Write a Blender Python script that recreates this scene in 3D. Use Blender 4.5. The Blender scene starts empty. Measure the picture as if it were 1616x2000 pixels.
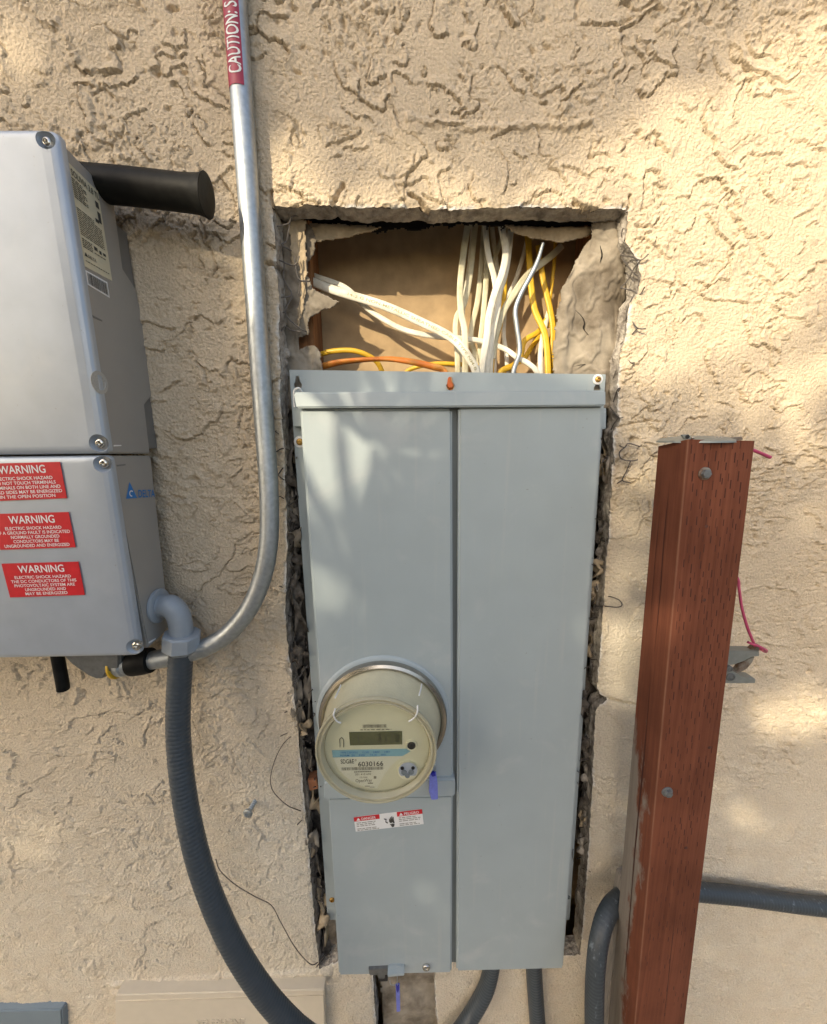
import bpy, bmesh, math, random
import numpy as np
from mathutils import Vector, Matrix

random.seed(7)
S = bpy.context.scene
COL = S.collection

# ------------------------------------------------------------------ camera
PW, PH, FPX = 1616.0, 2000.0, 760.0           # photograph size and focal length in its pixels
CAM = Vector((0.0, -0.56, 1.40))
_d = Vector((45.0, 3958.0, FPX)).normalized()  # world down, in camera axes (right, down, forward)
_k = 0.012
_s = -(_d.x + _k * _d.z) / _d.y
XC = Vector((1.0, _s, _k)).normalized()
ZC = -_d
YC = ZC.cross(XC).normalized()
cam_d = bpy.data.cameras.new('camera')
cam = bpy.data.objects.new('camera', cam_d)
COL.objects.link(cam)
right = Vector((XC.x, YC.x, ZC.x)); down = Vector((XC.y, YC.y, ZC.y)); fwd = Vector((XC.z, YC.z, ZC.z))
Rm = Matrix((right, -down, -fwd)).transposed()
cam.matrix_world = Matrix.Translation(CAM) @ Rm.to_4x4()
cam_d.sensor_fit = 'VERTICAL'
cam_d.sensor_height = 36.0
cam_d.lens = FPX / PH * 36.0
cam_d.clip_start = 0.01
cam_d.clip_end = 2000.0
S.camera = cam

# ------------------------------------------------------------------ light
SUN = Vector((-0.70, -1.0, 0.58)).normalized()   # towards the sun
W = bpy.data.worlds.new('World'); S.world = W; W.use_nodes = True
nt = W.node_tree
sky = nt.nodes.new('ShaderNodeTexSky'); sky.sky_type = 'NISHITA'; sky.sun_disc = False
sky.sun_elevation = math.asin(SUN.z)
sky.sun_rotation = math.atan2(SUN.x, SUN.y) % (2 * math.pi)
sky.dust_density = 4.0; sky.air_density = 1.0; sky.ozone_density = 0.6
nt.links.new(sky.outputs[0], nt.nodes['Background'].inputs[0])
nt.nodes['Background'].inputs[1].default_value = 0.15
sd = bpy.data.lights.new('sun', 'SUN'); sd.energy = 2.5; sd.angle = math.radians(0.8); sd.color = (1.0, 0.86, 0.63)
so = bpy.data.objects.new('sun', sd); COL.objects.link(so)
so.location = SUN * 10; so.rotation_euler = SUN.to_track_quat('Z', 'Y').to_euler()
vs = S.view_settings
vs.view_transform = 'Standard'; vs.look = 'None'; vs.gamma = 1.0; vs.use_curve_mapping = False
vs.exposure = 1.10
S.render.engine = 'CYCLES'
S.cycles.use_denoising = True
S.cycles.max_bounces = 8
S.cycles.diffuse_bounces = 4

# ------------------------------------------------------------------ pixel -> place
def ray(px, py):
    r = Vector((px - PW / 2, py - PH / 2, FPX))
    return Vector((XC.dot(r), YC.dot(r), ZC.dot(r)))
def at(px, py, y=0.0):
    r = ray(px, py)
    return CAM + r * ((y - CAM.y) / r.y)
def atx(px, py, x):
    r = ray(px, py)
    return CAM + r * ((x - CAM.x) / r.x)
def proj(p):
    v = Vector(p) - CAM
    c = Vector((v.dot(right), v.dot(down), v.dot(fwd)))
    return PW / 2 + FPX * c.x / c.z, PH / 2 + FPX * c.y / c.z
def pscale(px, py, y):                       # metres per photograph pixel at that place
    return (at(px + 1, py, y) - at(px, py, y)).length

# ------------------------------------------------------------------ noise
def _h(ix, iy, seed):
    n = (ix.astype(np.int64) * 374761393 + iy.astype(np.int64) * 668265263 + seed * 974634777) & 0xffffffff
    n = ((n ^ (n >> 13)) * 1274126177) & 0xffffffff
    return (n ^ (n >> 16)) & 0xffff
_GA = np.arange(65536) * (2 * np.pi / 65536)
_GC, _GS = np.cos(_GA).astype(np.float32), np.sin(_GA).astype(np.float32)
def perlin(x, y, seed=0):
    x = np.asarray(x, np.float32); y = np.asarray(y, np.float32)
    xf, yf = np.floor(x), np.floor(y)
    fx, fy = x - xf, y - yf
    xi, yi = xf.astype(np.int32), yf.astype(np.int32)
    u = fx * fx * fx * (fx * (fx * 6 - 15) + 10); v = fy * fy * fy * (fy * (fy * 6 - 15) + 10)
    def g(dx, dy):
        hsh = _h(xi + dx, yi + dy, seed)
        return _GC[hsh] * (fx - dx) + _GS[hsh] * (fy - dy)
    a, b, c, d = g(0, 0), g(1, 0), g(0, 1), g(1, 1)
    return ((a + (b - a) * u) * (1 - v) + (c + (d - c) * u) * v) * 1.5
def fbm(x, y, octv=5, gain=0.5, seed=0, lac=2.03):
    s = 0; a = 1.0; f = 1.0; t = 0
    for o in range(octv):
        s = s + a * perlin(x * f + o * 17.3, y * f - o * 9.1, seed + o)
        t += a; a *= gain; f *= lac
    return s / t * 1.35
def sstep(a, b, x):
    t = np.clip((x - a) / (b - a), 0, 1)
    return t * t * (3 - 2 * t)

# ------------------------------------------------------------------ materials
MATS = {}
def mat(name, col, rough=0.5, metal=0.0, var=0.0, vscale=20.0, col2=None, amt=0.5, stretch=(1, 1, 1), bump=0.0, bscale=200.0,
        bdist=0.001, coat=0.0, rvar=0.0, trans=0.0, sharp=0.12, spec=0.5):
    m = bpy.data.materials.new(name); m.use_nodes = True
    t = m.node_tree; N = t.nodes; L = t.links
    b = N['Principled BSDF']
    b.inputs['Roughness'].default_value = rough; b.inputs['Metallic'].default_value = metal
    b.inputs['Coat Weight'].default_value = coat; b.inputs['Transmission Weight'].default_value = trans
    b.inputs['Specular IOR Level'].default_value = spec
    geo = N.new('ShaderNodeNewGeometry')
    mp = N.new('ShaderNodeMapping'); mp.inputs['Scale'].default_value = stretch
    L.new(geo.outputs['Position'], mp.inputs['Vector'])
    cs = None
    if var > 0 or col2 is not None:
        n1 = N.new('ShaderNodeTexNoise'); n1.inputs['Scale'].default_value = vscale; n1.inputs['Detail'].default_value = 8; n1.inputs['Roughness'].default_value = 0.65
        L.new(mp.outputs[0], n1.inputs['Vector'])
        if col2 is not None:
            cr = N.new('ShaderNodeMapRange'); cr.inputs['From Min'].default_value = 1 - amt - sharp + 0.0; cr.inputs['From Max'].default_value = 1 - amt + sharp
            L.new(n1.outputs['Fac'], cr.inputs['Value'])
            mx = N.new('ShaderNodeMix'); mx.data_type = 'RGBA'
            mx.inputs[6].default_value = (*col, 1); mx.inputs[7].default_value = (*col2, 1)
            L.new(cr.outputs[0], mx.inputs[0]); cs = mx.outputs[2]
        if var > 0:
            n2 = N.new('ShaderNodeTexNoise'); n2.inputs['Scale'].default_value = vscale * 2.7; n2.inputs['Detail'].default_value = 6
            L.new(mp.outputs[0], n2.inputs['Vector'])
            hs = N.new('ShaderNodeHueSaturation')
            mr = N.new('ShaderNodeMapRange'); mr.inputs['From Min'].default_value = 0.25; mr.inputs['From Max'].default_value = 0.75
            mr.inputs['To Min'].default_value = 1 - var; mr.inputs['To Max'].default_value = 1 + var
            L.new(n2.outputs['Fac'], mr.inputs['Value']); L.new(mr.outputs[0], hs.inputs['Value'])
            if cs: L.new(cs, hs.inputs['Color'])
            else: hs.inputs['Color'].default_value = (*col, 1)
            cs = hs.outputs[0]
        if rvar > 0:
            mr2 = N.new('ShaderNodeMapRange'); mr2.inputs['From Min'].default_value = 0.3; mr2.inputs['From Max'].default_value = 0.7
            mr2.inputs['To Min'].default_value = max(0, rough - rvar); mr2.inputs['To Max'].default_value = min(1, rough + rvar)
            L.new(n1.outputs['Fac'], mr2.inputs['Value']); L.new(mr2.outputs[0], b.inputs['Roughness'])
    if cs: L.new(cs, b.inputs['Base Color'])
    else: b.inputs['Base Color'].default_value = (*col, 1)
    if bump > 0:
        nb = N.new('ShaderNodeTexNoise'); nb.inputs['Scale'].default_value = bscale; nb.inputs['Detail'].default_value = 5
        L.new(mp.outputs[0], nb.inputs['Vector'])
        bp = N.new('ShaderNodeBump'); bp.inputs['Strength'].default_value = bump; bp.inputs['Distance'].default_value = bdist
        L.new(nb.outputs['Fac'], bp.inputs['Height']); L.new(bp.outputs[0], b.inputs['Normal'])
    MATS[name] = m
    return m

STUCCO = mat('stucco', (0.615, 0.505, 0.360), 0.92, var=0.06, vscale=9, bump=1.0, bscale=300, bdist=0.0030, spec=0.2)
def stucco_extra():
    # stains and a whiter, scraped band round the opening, each with a shape of its own
    t = STUCCO.node_tree; N = t.nodes; L = t.links; b = N['Principled BSDF']
    src = b.inputs['Base Color'].links[0].from_socket
    at_ = N.new('ShaderNodeAttribute'); at_.attribute_name = 'stain'
    mx = N.new('ShaderNodeMix'); mx.data_type = 'RGBA'; mx.inputs[7].default_value = (0.20, 0.175, 0.13, 1)
    L.new(at_.outputs['Fac'], mx.inputs[0]); L.new(src, mx.inputs[6])
    a2 = N.new('ShaderNodeAttribute'); a2.attribute_name = 'pale'
    m2 = N.new('ShaderNodeMix'); m2.data_type = 'RGBA'; m2.inputs[7].default_value = (0.69, 0.64, 0.53, 1)
    L.new(a2.outputs['Fac'], m2.inputs[0]); L.new(mx.outputs[2], m2.inputs[6])
    a3 = N.new('ShaderNodeAttribute'); a3.attribute_name = 'chip'
    m3 = N.new('ShaderNodeMix'); m3.data_type = 'RGBA'; m3.inputs[7].default_value = (0.72, 0.71, 0.68, 1)
    L.new(a3.outputs['Fac'], m3.inputs[0]); L.new(m2.outputs[2], m3.inputs[6])
    geo = N.new('ShaderNodeNewGeometry'); n = N.new('ShaderNodeTexNoise'); n.inputs['Scale'].default_value = 330; n.inputs['Detail'].default_value = 3; L.new(geo.outputs['Position'], n.inputs['Vector'])
    r = N.new('ShaderNodeMapRange'); r.inputs['From Min'].default_value = 0.28; r.inputs['From Max'].default_value = 0.68; r.inputs['To Min'].default_value = 0.86; r.inputs['To Max'].default_value = 1.08; L.new(n.outputs['Fac'], r.inputs['Value'])
    hs = N.new('ShaderNodeHueSaturation'); L.new(r.outputs[0], hs.inputs['Value']); L.new(m3.outputs[2], hs.inputs['Color'])
    L.new(hs.outputs[0], b.inputs['Base Color'])
stucco_extra()
MORTAR = mat('broken_mortar', (0.45, 0.41, 0.35), 0.95, var=0.30, vscale=45, col2=(0.20, 0.175, 0.15), amt=0.45, bump=1, bscale=350, bdist=0.003, spec=0.1)
PAPER = mat('building_paper', (0.32, 0.28, 0.22), 0.9, var=0.25, vscale=16, col2=(0.14, 0.115, 0.085), amt=0.47, bump=0.3, bscale=120, bdist=0.003, spec=0.15)
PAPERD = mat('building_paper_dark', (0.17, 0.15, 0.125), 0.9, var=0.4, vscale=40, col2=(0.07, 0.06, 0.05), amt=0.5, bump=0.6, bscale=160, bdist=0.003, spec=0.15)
FELT = mat('black_felt', (0.022, 0.019, 0.016), 0.95, var=0.3, vscale=40, spec=0.1)
PAPERL = mat('kraft_flap', (0.46, 0.37, 0.25), 0.9, var=0.15, vscale=30, col2=(0.35, 0.27, 0.17), amt=0.45, bump=0.4, bscale=120, bdist=0.002, spec=0.15)
BOARD = mat('kraft_board', (0.42, 0.30, 0.17), 0.85, var=0.18, vscale=16, bump=0.15, bscale=300, spec=0.2)
WOODR = mat('stud_wood', (0.30, 0.145, 0.06), 0.8, var=0.25, vscale=14, stretch=(6, 6, 0.7), col2=(0.20, 0.09, 0.04), amt=0.5, bump=0.3, bscale=90, spec=0.2)
WIRE = mat('lath_wire', (0.13, 0.115, 0.10), 0.6, metal=0.5, var=0.4, vscale=90)
GREY = mat('grey_enamel', (0.350, 0.402, 0.412), 0.42, var=0.035, vscale=7, rvar=0.08, bump=0.05, bscale=900, bdist=0.0004, spec=0.5)
def scuffs(m, amount=0.30):
    t = m.node_tree; N = t.nodes; L = t.links; b = N['Principled BSDF']
    src = b.inputs['Base Color'].links[0].from_socket
    geo = N.new('ShaderNodeNewGeometry')
    n = N.new('ShaderNodeTexNoise'); n.inputs['Scale'].default_value = 11; n.inputs['Detail'].default_value = 7; n.inputs['Roughness'].default_value = 0.6; n.inputs['Distortion'].default_value = 0.6
    L.new(geo.outputs['Position'], n.inputs['Vector'])
    r = N.new('ShaderNodeMapRange'); r.inputs['From Min'].default_value = 0.56; r.inputs['From Max'].default_value = 0.80; r.inputs['To Max'].default_value = amount
    L.new(n.outputs['Fac'], r.inputs['Value'])
    mx = N.new('ShaderNodeMix'); mx.data_type = 'RGBA'; mx.inputs[7].default_value = (0.55, 0.56, 0.54, 1)
    L.new(r.outputs[0], mx.inputs[0]); L.new(src, mx.inputs[6]); L.new(mx.outputs[2], b.inputs['Base Color'])
scuffs(GREY, 0.42)
def specks(m, dark, amt, scale=210, thr=0.70, streak=0.25):
    t = m.node_tree; N = t.nodes; L = t.links; b = N['Principled BSDF']
    src = b.inputs['Base Color'].links[0].from_socket
    geo = N.new('ShaderNodeNewGeometry')
    n = N.new('ShaderNodeTexNoise'); n.inputs['Scale'].default_value = scale; n.inputs['Detail'].default_value = 2; L.new(geo.outputs['Position'], n.inputs['Vector'])
    r = N.new('ShaderNodeMapRange'); r.inputs['From Min'].default_value = thr; r.inputs['From Max'].default_value = thr + .05; r.inputs['To Max'].default_value = amt; L.new(n.outputs['Fac'], r.inputs['Value'])
    mx = N.new('ShaderNodeMix'); mx.data_type = 'RGBA'; mx.inputs[7].default_value = (*dark, 1); L.new(r.outputs[0], mx.inputs[0]); L.new(src, mx.inputs[6])
    mp = N.new('ShaderNodeMapping'); mp.inputs['Scale'].default_value = (70, 70, 2.5); mp.inputs['Rotation'].default_value = (0, 0.12, 0); L.new(geo.outputs['Position'], mp.inputs[0])
    n2 = N.new('ShaderNodeTexNoise'); n2.inputs['Scale'].default_value = 1.6; n2.inputs['Detail'].default_value = 5; L.new(mp.outputs[0], n2.inputs['Vector'])
    r2 = N.new('ShaderNodeMapRange'); r2.inputs['From Min'].default_value = 0.60; r2.inputs['From Max'].default_value = 0.78; r2.inputs['To Max'].default_value = streak; L.new(n2.outputs['Fac'], r2.inputs['Value'])
    m2 = N.new('ShaderNodeMix'); m2.data_type = 'RGBA'; m2.inputs[7].default_value = (0.50, 0.49, 0.45, 1); L.new(r2.outputs[0], m2.inputs[0]); L.new(mx.outputs[2], m2.inputs[6])
    L.new(m2.outputs[2], b.inputs['Base Color'])
specks(GREY, (0.20, 0.19, 0.17), 0.5, 160, 0.745, 0.30)
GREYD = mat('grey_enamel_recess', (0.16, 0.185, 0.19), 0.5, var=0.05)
ALU = mat('inverter_silver', (0.42, 0.465, 0.515), 0.40, metal=0.35, var=0.06, vscale=10, rvar=0.05, bump=0.10, bscale=1500, bdist=0.0003)
ALUS = mat('inverter_side', (0.36, 0.345, 0.315), 0.55, metal=0.25, var=0.03, vscale=8, bump=0.08, bscale=1500, bdist=0.0003)
scuffs(ALU, 0.30)
specks(ALU, (0.25, 0.24, 0.22), 0.4, 260, 0.71, 0.10)
ALUD = mat('inverter_heatsink', (0.22, 0.22, 0.215), 0.5, metal=0.4, var=0.05)
BLACK = mat('black_rubber', (0.011, 0.011, 0.010), 0.5, var=0.4, vscale=30, bump=0.2, bscale=160, spec=0.10)
BLK = mat('black_paint', (0.012, 0.012, 0.012), 0.5)
GALV = mat('galvanised_steel', (0.42, 0.45, 0.46), 0.47, metal=0.85, var=0.16, vscale=60, rvar=0.1, bump=0.06, bscale=500)
STEEL = mat('bright_steel', (0.62, 0.60, 0.55), 0.22, metal=1.0, var=0.05)
RINGM = mat('sealing_ring_steel', (0.40, 0.375, 0.33), 0.26, metal=1.0, var=0.1, vscale=40)
ZINC = mat('zinc_cast', (0.20, 0.205, 0.20), 0.42, metal=0.6, var=0.2, vscale=60, bump=0.3, bscale=300)
RED = mat('warning_red', (0.58, 0.012, 0.02), 0.4, var=0.10, vscale=40)
MAROON = mat('caution_red', (0.34, 0.022, 0.055), 0.4, var=0.05)
WHITE = mat('white_print', (0.78, 0.78, 0.76), 0.5)
BLUEP = mat('logo_blue', (0.03, 0.19, 0.50), 0.5)
SEAL = mat('grey_seal', (0.42, 0.41, 0.375), 0.5, var=0.15, vscale=200)
LABEL = mat('rating_label', (0.62, 0.565, 0.40), 0.5, var=0.04)
PRINT = mat('dark_print', (0.06, 0.058, 0.05), 0.6)
CPRINT = mat('faint_print', (0.34, 0.31, 0.17), 0.6)
PRINTG = mat('grey_print', (0.22, 0.21, 0.17), 0.6)
HOSE = mat('grey_pvc_hose', (0.048, 0.060, 0.070), 0.40, var=0.10, vscale=30, bump=0.05, bscale=300, spec=0.5)
HOSEW = mat('weathered_pvc_hose', (0.040, 0.050, 0.058), 0.45, var=0.12, vscale=40, col2=(0.24, 0.28, 0.31), amt=0.33, sharp=0.08, stretch=(3, 3, 1), bump=0.1, bscale=200)
PVC = mat('grey_pvc_fitting', (0.29, 0.325, 0.355), 0.38, var=0.04, vscale=40)
WCAB = mat('white_cable', (0.72, 0.69, 0.58), 0.5, var=0.10, vscale=30, col2=(0.52, 0.47, 0.34), amt=0.40, spec=0.4)
WCAB2 = mat('cream_cable', (0.62, 0.58, 0.42), 0.5, var=0.12, vscale=30, col2=(0.45, 0.41, 0.26), amt=0.42, spec=0.4)
YCAB = mat('yellow_cable', (0.66, 0.40, 0.025), 0.45, var=0.10, vscale=40)
OCAB = mat('orange_cable', (0.68, 0.20, 0.03), 0.45, var=0.1, vscale=40, col2=(0.62, 0.30, 0.06), amt=0.45)
BRASS = mat('brass_screw', (0.50, 0.30, 0.08), 0.35, metal=0.8, var=0.1)
ORANGE = mat('orange_plastic', (0.60, 0.13, 0.02), 0.5, var=0.1)
COVERM = mat('meter_cover', (0.52, 0.485, 0.33), 0.30, var=0.06, vscale=30, bump=0.35, bscale=330, bdist=0.0012, coat=0.15)
RIMM = mat('meter_rim', (0.66, 0.61, 0.42), 0.12, var=0.05, coat=0.5, trans=0.45)
FACEM = mat('meter_face', (0.72, 0.70, 0.55), 0.5, var=0.02)
FACEW = mat('meter_label', (0.74, 0.73, 0.64), 0.5)
FACEB = mat('meter_blue', (0.25, 0.47, 0.60), 0.5)
LCD = mat('lcd', (0.125, 0.13, 0.065), 0.25, var=0.06, vscale=60)
LCDD = mat('lcd_digit', (0.075, 0.075, 0.035), 0.4)
PORT = mat('port_grey', (0.33, 0.36, 0.385), 0.45, var=0.05)
TAG = mat('blue_tag', (0.17, 0.20, 0.62), 0.3, var=0.15, vscale=80, coat=0.3)
TAGD = mat('blue_tag_core', (0.012, 0.016, 0.30), 0.3)
BEIGE = mat('painted_beige', (0.63, 0.56, 0.44), 0.6, var=0.03, vscale=20, bump=0.1, bscale=300)
BLUEG = mat('blue_grey_box', (0.17, 0.22, 0.26), 0.5, var=0.04)
PINK = mat('pink_wire', (0.42, 0.055, 0.13), 0.45, var=0.1)
RUST = mat('rusty_steel', (0.26, 0.25, 0.21), 0.55, metal=0.4, var=0.2, vscale=60, col2=(0.12, 0.055, 0.03), amt=0.47)
CLAMPM = mat('clamp_grey', (0.25, 0.265, 0.245), 0.5, metal=0.4, var=0.12, vscale=60)
BOLT = mat('bolt_grey', (0.19, 0.20, 0.20), 0.5, metal=0.6, var=0.2, vscale=90)
GREYWOOD = mat('weathered_wood', (0.27, 0.235, 0.195), 0.9, var=0.25, vscale=12, stretch=(8, 8, 0.6), bump=0.5, bscale=60, bdist=0.002, spec=0.2)
FENCEM = mat('fence_wood', (0.20, 0.15, 0.105), 0.85, var=0.3, vscale=6, stretch=(8, 8, 0.6))
SOIL = mat('ground', (0.17, 0.16, 0.14), 0.95, var=0.15, vscale=3)
LEAF = mat('leaf', (0.055, 0.095, 0.03), 0.5, var=0.25, vscale=3)
BARK = mat('bark', (0.12, 0.09, 0.065), 0.9, var=0.3, vscale=12)
CORK = mat('terracotta', (0.36, 0.15, 0.07), 0.8, var=0.2)
def glass_mat():
    m = bpy.data.materials.new('clear_cover'); m.use_nodes = True
    t = m.node_tree; N = t.nodes; L = t.links
    N.remove(N['Principled BSDF'])
    tr = N.new('ShaderNodeBsdfTransparent'); tr.inputs[0].default_value = (0.97, 0.97, 0.93, 1)
    gl = N.new('ShaderNodeBsdfGlossy'); gl.inputs['Roughness'].default_value = 0.03
    lw_ = N.new('ShaderNodeLayerWeight'); lw_.inputs[0].default_value = 0.5
    pw = N.new('ShaderNodeMath'); pw.operation = 'POWER'; pw.inputs[1].default_value = 4.0; L.new(lw_.outputs['Facing'], pw.inputs[0])
    fr = N.new('ShaderNodeMath'); fr.operation = 'MULTIPLY_ADD'; fr.inputs[1].default_value = 0.8; fr.inputs[2].default_value = 0.06; L.new(pw.outputs[0], fr.inputs[0])
    mx = N.new('ShaderNodeMixShader')
    L.new(fr.outputs[0], mx.inputs[0]); L.new(tr.outputs[0], mx.inputs[1]); L.new(gl.outputs[0], mx.inputs[2])
    L.new(mx.outputs[0], N['Material Output'].inputs[0])
    return m
GLASS = glass_mat()

# post: red-brown stain, knife incisions as dark slits, grey where the stain has worn off
def post_mat():
    m = bpy.data.materials.new('stained_wood'); m.use_nodes = True
    t = m.node_tree; N = t.nodes; L = t.links; b = N['Principled BSDF']; b.inputs['Roughness'].default_value = 0.62
    b.inputs['Specular IOR Level'].default_value = 0.08
    geo = N.new('ShaderNodeNewGeometry')
    mp = N.new('ShaderNodeMapping'); mp.inputs['Scale'].default_value = (75, 75, 1.1)
    L.new(geo.outputs['Position'], mp.inputs[0])
    n1 = N.new('ShaderNodeTexNoise'); n1.inputs['Scale'].default_value = 2.0; n1.inputs['Detail'].default_value = 8; n1.inputs['Roughness'].default_value = 0.7; n1.inputs['Distortion'].default_value = 0.4
    L.new(mp.outputs[0], n1.inputs['Vector'])
    cr = N.new('ShaderNodeValToRGB')
    cr.color_ramp.elements[0].position = 0.22; cr.color_ramp.elements[0].color = (0.100, 0.034, 0.020, 1)
    cr.color_ramp.elements[1].position = 0.82; cr.color_ramp.elements[1].color = (0.205, 0.074, 0.041, 1)
    L.new(n1.outputs['Fac'], cr.inputs[0])
    # broad tone
    n2 = N.new('ShaderNodeTexNoise'); n2.inputs['Scale'].default_value = 9; n2.inputs['Detail'].default_value = 4
    L.new(geo.outputs['Position'], n2.inputs['Vector'])
    hs = N.new('ShaderNodeHueSaturation')
    r2 = N.new('ShaderNodeMapRange'); r2.inputs['From Min'].default_value = 0.3; r2.inputs['From Max'].default_value = 0.7; r2.inputs['To Min'].default_value = 0.75; r2.inputs['To Max'].default_value = 1.25
    L.new(n2.outputs['Fac'], r2.inputs[0]); L.new(r2.outputs[0], hs.inputs['Value']); L.new(cr.outputs[0], hs.inputs['Color'])
    # worn grey by attribute x noise
    wa = N.new('ShaderNodeAttribute'); wa.attribute_name = 'worn'
    n3 = N.new('ShaderNodeTexNoise'); n3.inputs['Scale'].default_value = 26; n3.inputs['Detail'].default_value = 8; n3.inputs['Roughness'].default_value = 0.65
    mp3 = N.new('ShaderNodeMapping'); mp3.inputs['Scale'].default_value = (1.6, 1.6, 0.55)
    L.new(geo.outputs['Position'], mp3.inputs[0]); L.new(mp3.outputs[0], n3.inputs['Vector'])
    ad = N.new('ShaderNodeMath'); ad.operation = 'ADD'; L.new(wa.outputs['Fac'], ad.inputs[0]); L.new(n3.outputs['Fac'], ad.inputs[1])
    r3 = N.new('ShaderNodeMapRange'); r3.inputs['From Min'].default_value = 0.93; r3.inputs['From Max'].default_value = 1.06
    L.new(ad.outputs[0], r3.inputs[0])
    gm = N.new('ShaderNodeMix'); gm.data_type = 'RGBA'
    gcr = N.new('ShaderNodeValToRGB'); gcr.color_ramp.elements[0].color = (0.10, 0.075, 0.055, 1); gcr.color_ramp.elements[1].color = (0.33, 0.29, 0.245, 1)
    L.new(n1.outputs['Fac'], gcr.inputs[0])
    L.new(r3.outputs[0], gm.inputs[0]); L.new(hs.outputs[0], gm.inputs[6]); L.new(gcr.outputs[0], gm.inputs[7])
    aa = N.new('ShaderNodeAttribute'); aa.attribute_name = 'arris'
    am = N.new('ShaderNodeMix'); am.data_type = 'RGBA'; am.inputs[7].default_value = (0.42, 0.24, 0.15, 1)
    mm = N.new('ShaderNodeMath'); mm.operation = 'MULTIPLY'; L.new(aa.outputs['Fac'], mm.inputs[0]); L.new(n3.outputs['Fac'], mm.inputs[1])
    L.new(mm.outputs[0], am.inputs[0]); L.new(gm.outputs[2], am.inputs[6]); L.new(am.outputs[2], b.inputs['Base Color'])
    bp = N.new('ShaderNodeBump'); bp.inputs['Strength'].default_value = 0.35; bp.inputs['Distance'].default_value = 0.001
    L.new(n1.outputs['Fac'], bp.inputs['Height']); L.new(bp.outputs[0], b.inputs['Normal'])
    return m
POSTM = post_mat()
KNOT = mat('wood_knot', (0.075, 0.026, 0.015), 0.8, var=0.3, vscale=300)
SLIT = mat('incision_shadow', (0.045, 0.010, 0.004), 0.8)

# ------------------------------------------------------------------ object helpers
WL = {}
def thing(name, label, cat, loc, group=None):
    o = bpy.data.objects.new(name, None); COL.objects.link(o)
    o.empty_display_size = 0.05
    o.location = loc; WL[o.name] = Vector(loc)
    o['label'] = label; o['category'] = cat
    if group: o['group'] = group
    return o
def put(name, verts, faces, m, parent=None, smooth=True, label=None, cat=None, group=None, kind=None, auto=None):
    v = np.array([tuple(p) for p in verts], dtype=np.float64) if not isinstance(verts, np.ndarray) else verts
    c = (v.min(0) + v.max(0)) / 2
    me = bpy.data.meshes.new(name)
    me.from_pydata((v - c).tolist(), [], faces)
    me.validate(); me.update()
    return link(name, me, Vector(c), m, parent, smooth, label, cat, group, kind, auto)
def link(name, me, c, m, parent=None, smooth=True, label=None, cat=None, group=None, kind=None, auto=None):
    if m is not None: me.materials.append(m)
    if smooth: me.polygons.foreach_set('use_smooth', [True] * len(me.polygons))
    if auto: 
        me.set_sharp_from_angle(angle=math.radians(auto))
    o = bpy.data.objects.new(name, me); COL.objects.link(o)
    WL[o.name] = Vector(c)
    if parent is not None:
        o.parent = parent; o.location = Vector(c) - WL[parent.name]
    else: o.location = c
    if label: o['label'] = label
    if cat: o['category'] = cat
    if group: o['group'] = group
    if kind: o['kind'] = kind
    return o
def put_bm(name, bm, m, parent=None, smooth=True, auto=35, **kw):
    bmesh.ops.recalc_face_normals(bm, faces=bm.faces)
    bm.verts.ensure_lookup_table()
    v = np.array([p.co[:] for p in bm.verts]); c = Vector(((v.min(0) + v.max(0)) / 2).tolist())
    bmesh.ops.translate(bm, verts=bm.verts, vec=-c)
    me = bpy.data.meshes.new(name); bm.to_mesh(me); bm.free()
    return link(name, me, c, m, parent, smooth, auto=auto, **kw)
def loft_bm(loops, cap=True):
    bm = bmesh.new()
    R = [[bm.verts.new(p) for p in l] for l in loops]
    n = len(loops[0])
    for a, b in zip(R[:-1], R[1:]):
        for i in range(n):
            bm.faces.new((a[i], a[(i + 1) % n], b[(i + 1) % n], b[i]))
    if cap:
        bm.faces.new(R[0][::-1]); bm.faces.new(R[-1])
    return bm
def prism(name, front, back, m, parent=None, bevel=0.0, seg=2, **kw):
    bm = loft_bm([front, back])
    bmesh.ops.recalc_face_normals(bm, faces=bm.faces)
    if bevel > 0:
        bmesh.ops.bevel(bm, geom=bm.edges[:], offset=bevel, segments=seg, affect='EDGES', clamp_overlap=True)
    return put_bm(name, bm, m, parent, **kw)
def slab(name, pix, yf, yb, m, parent=None, bevel=0.0, seg=2, **kw):   # outline at depth yf, straight back to yb
    f = [at(x, y, yf) for x, y in pix]
    b = [Vector((p.x, yb, p.z)) for p in f]
    return prism(name, f, b, m, parent, bevel, seg, **kw)
def decal(name, pix, y, m, parent, th=0.0003, **kw):
    return slab(name, pix, y, y + th, m, parent, smooth=False, auto=None, **kw)
def smooth_path(P, n=8):
    P = [Vector(p) for p in P]
    Q = [P[0] * 2 - P[1]] + P + [P[-1] * 2 - P[-2]]
    out = []
    for i in range(1, len(Q) - 2):
        a, b, c, d = Q[i - 1], Q[i], Q[i + 1], Q[i + 2]
        for k in range(n):
            t = k / n
            out.append(0.5 * ((2 * b) + (c - a) * t + (2 * a - 5 * b + 4 * c - d) * t * t + (3 * b - a - 3 * c + d) * t ** 3))
    out.append(P[-1])
    return out
def resample(P, step):
    out = [P[0]]; acc = 0.0
    for a, b in zip(P[:-1], P[1:]):
        L = (b - a).length
        while acc + L >= step:
            t = (step - acc) / L
            a = a.lerp(b, t); out.append(a.copy()); L = (b - a).length; acc = 0.0
        acc += L
    if (out[-1] - P[-1]).length > step * 0.3: out.append(P[-1])
    return out
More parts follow.
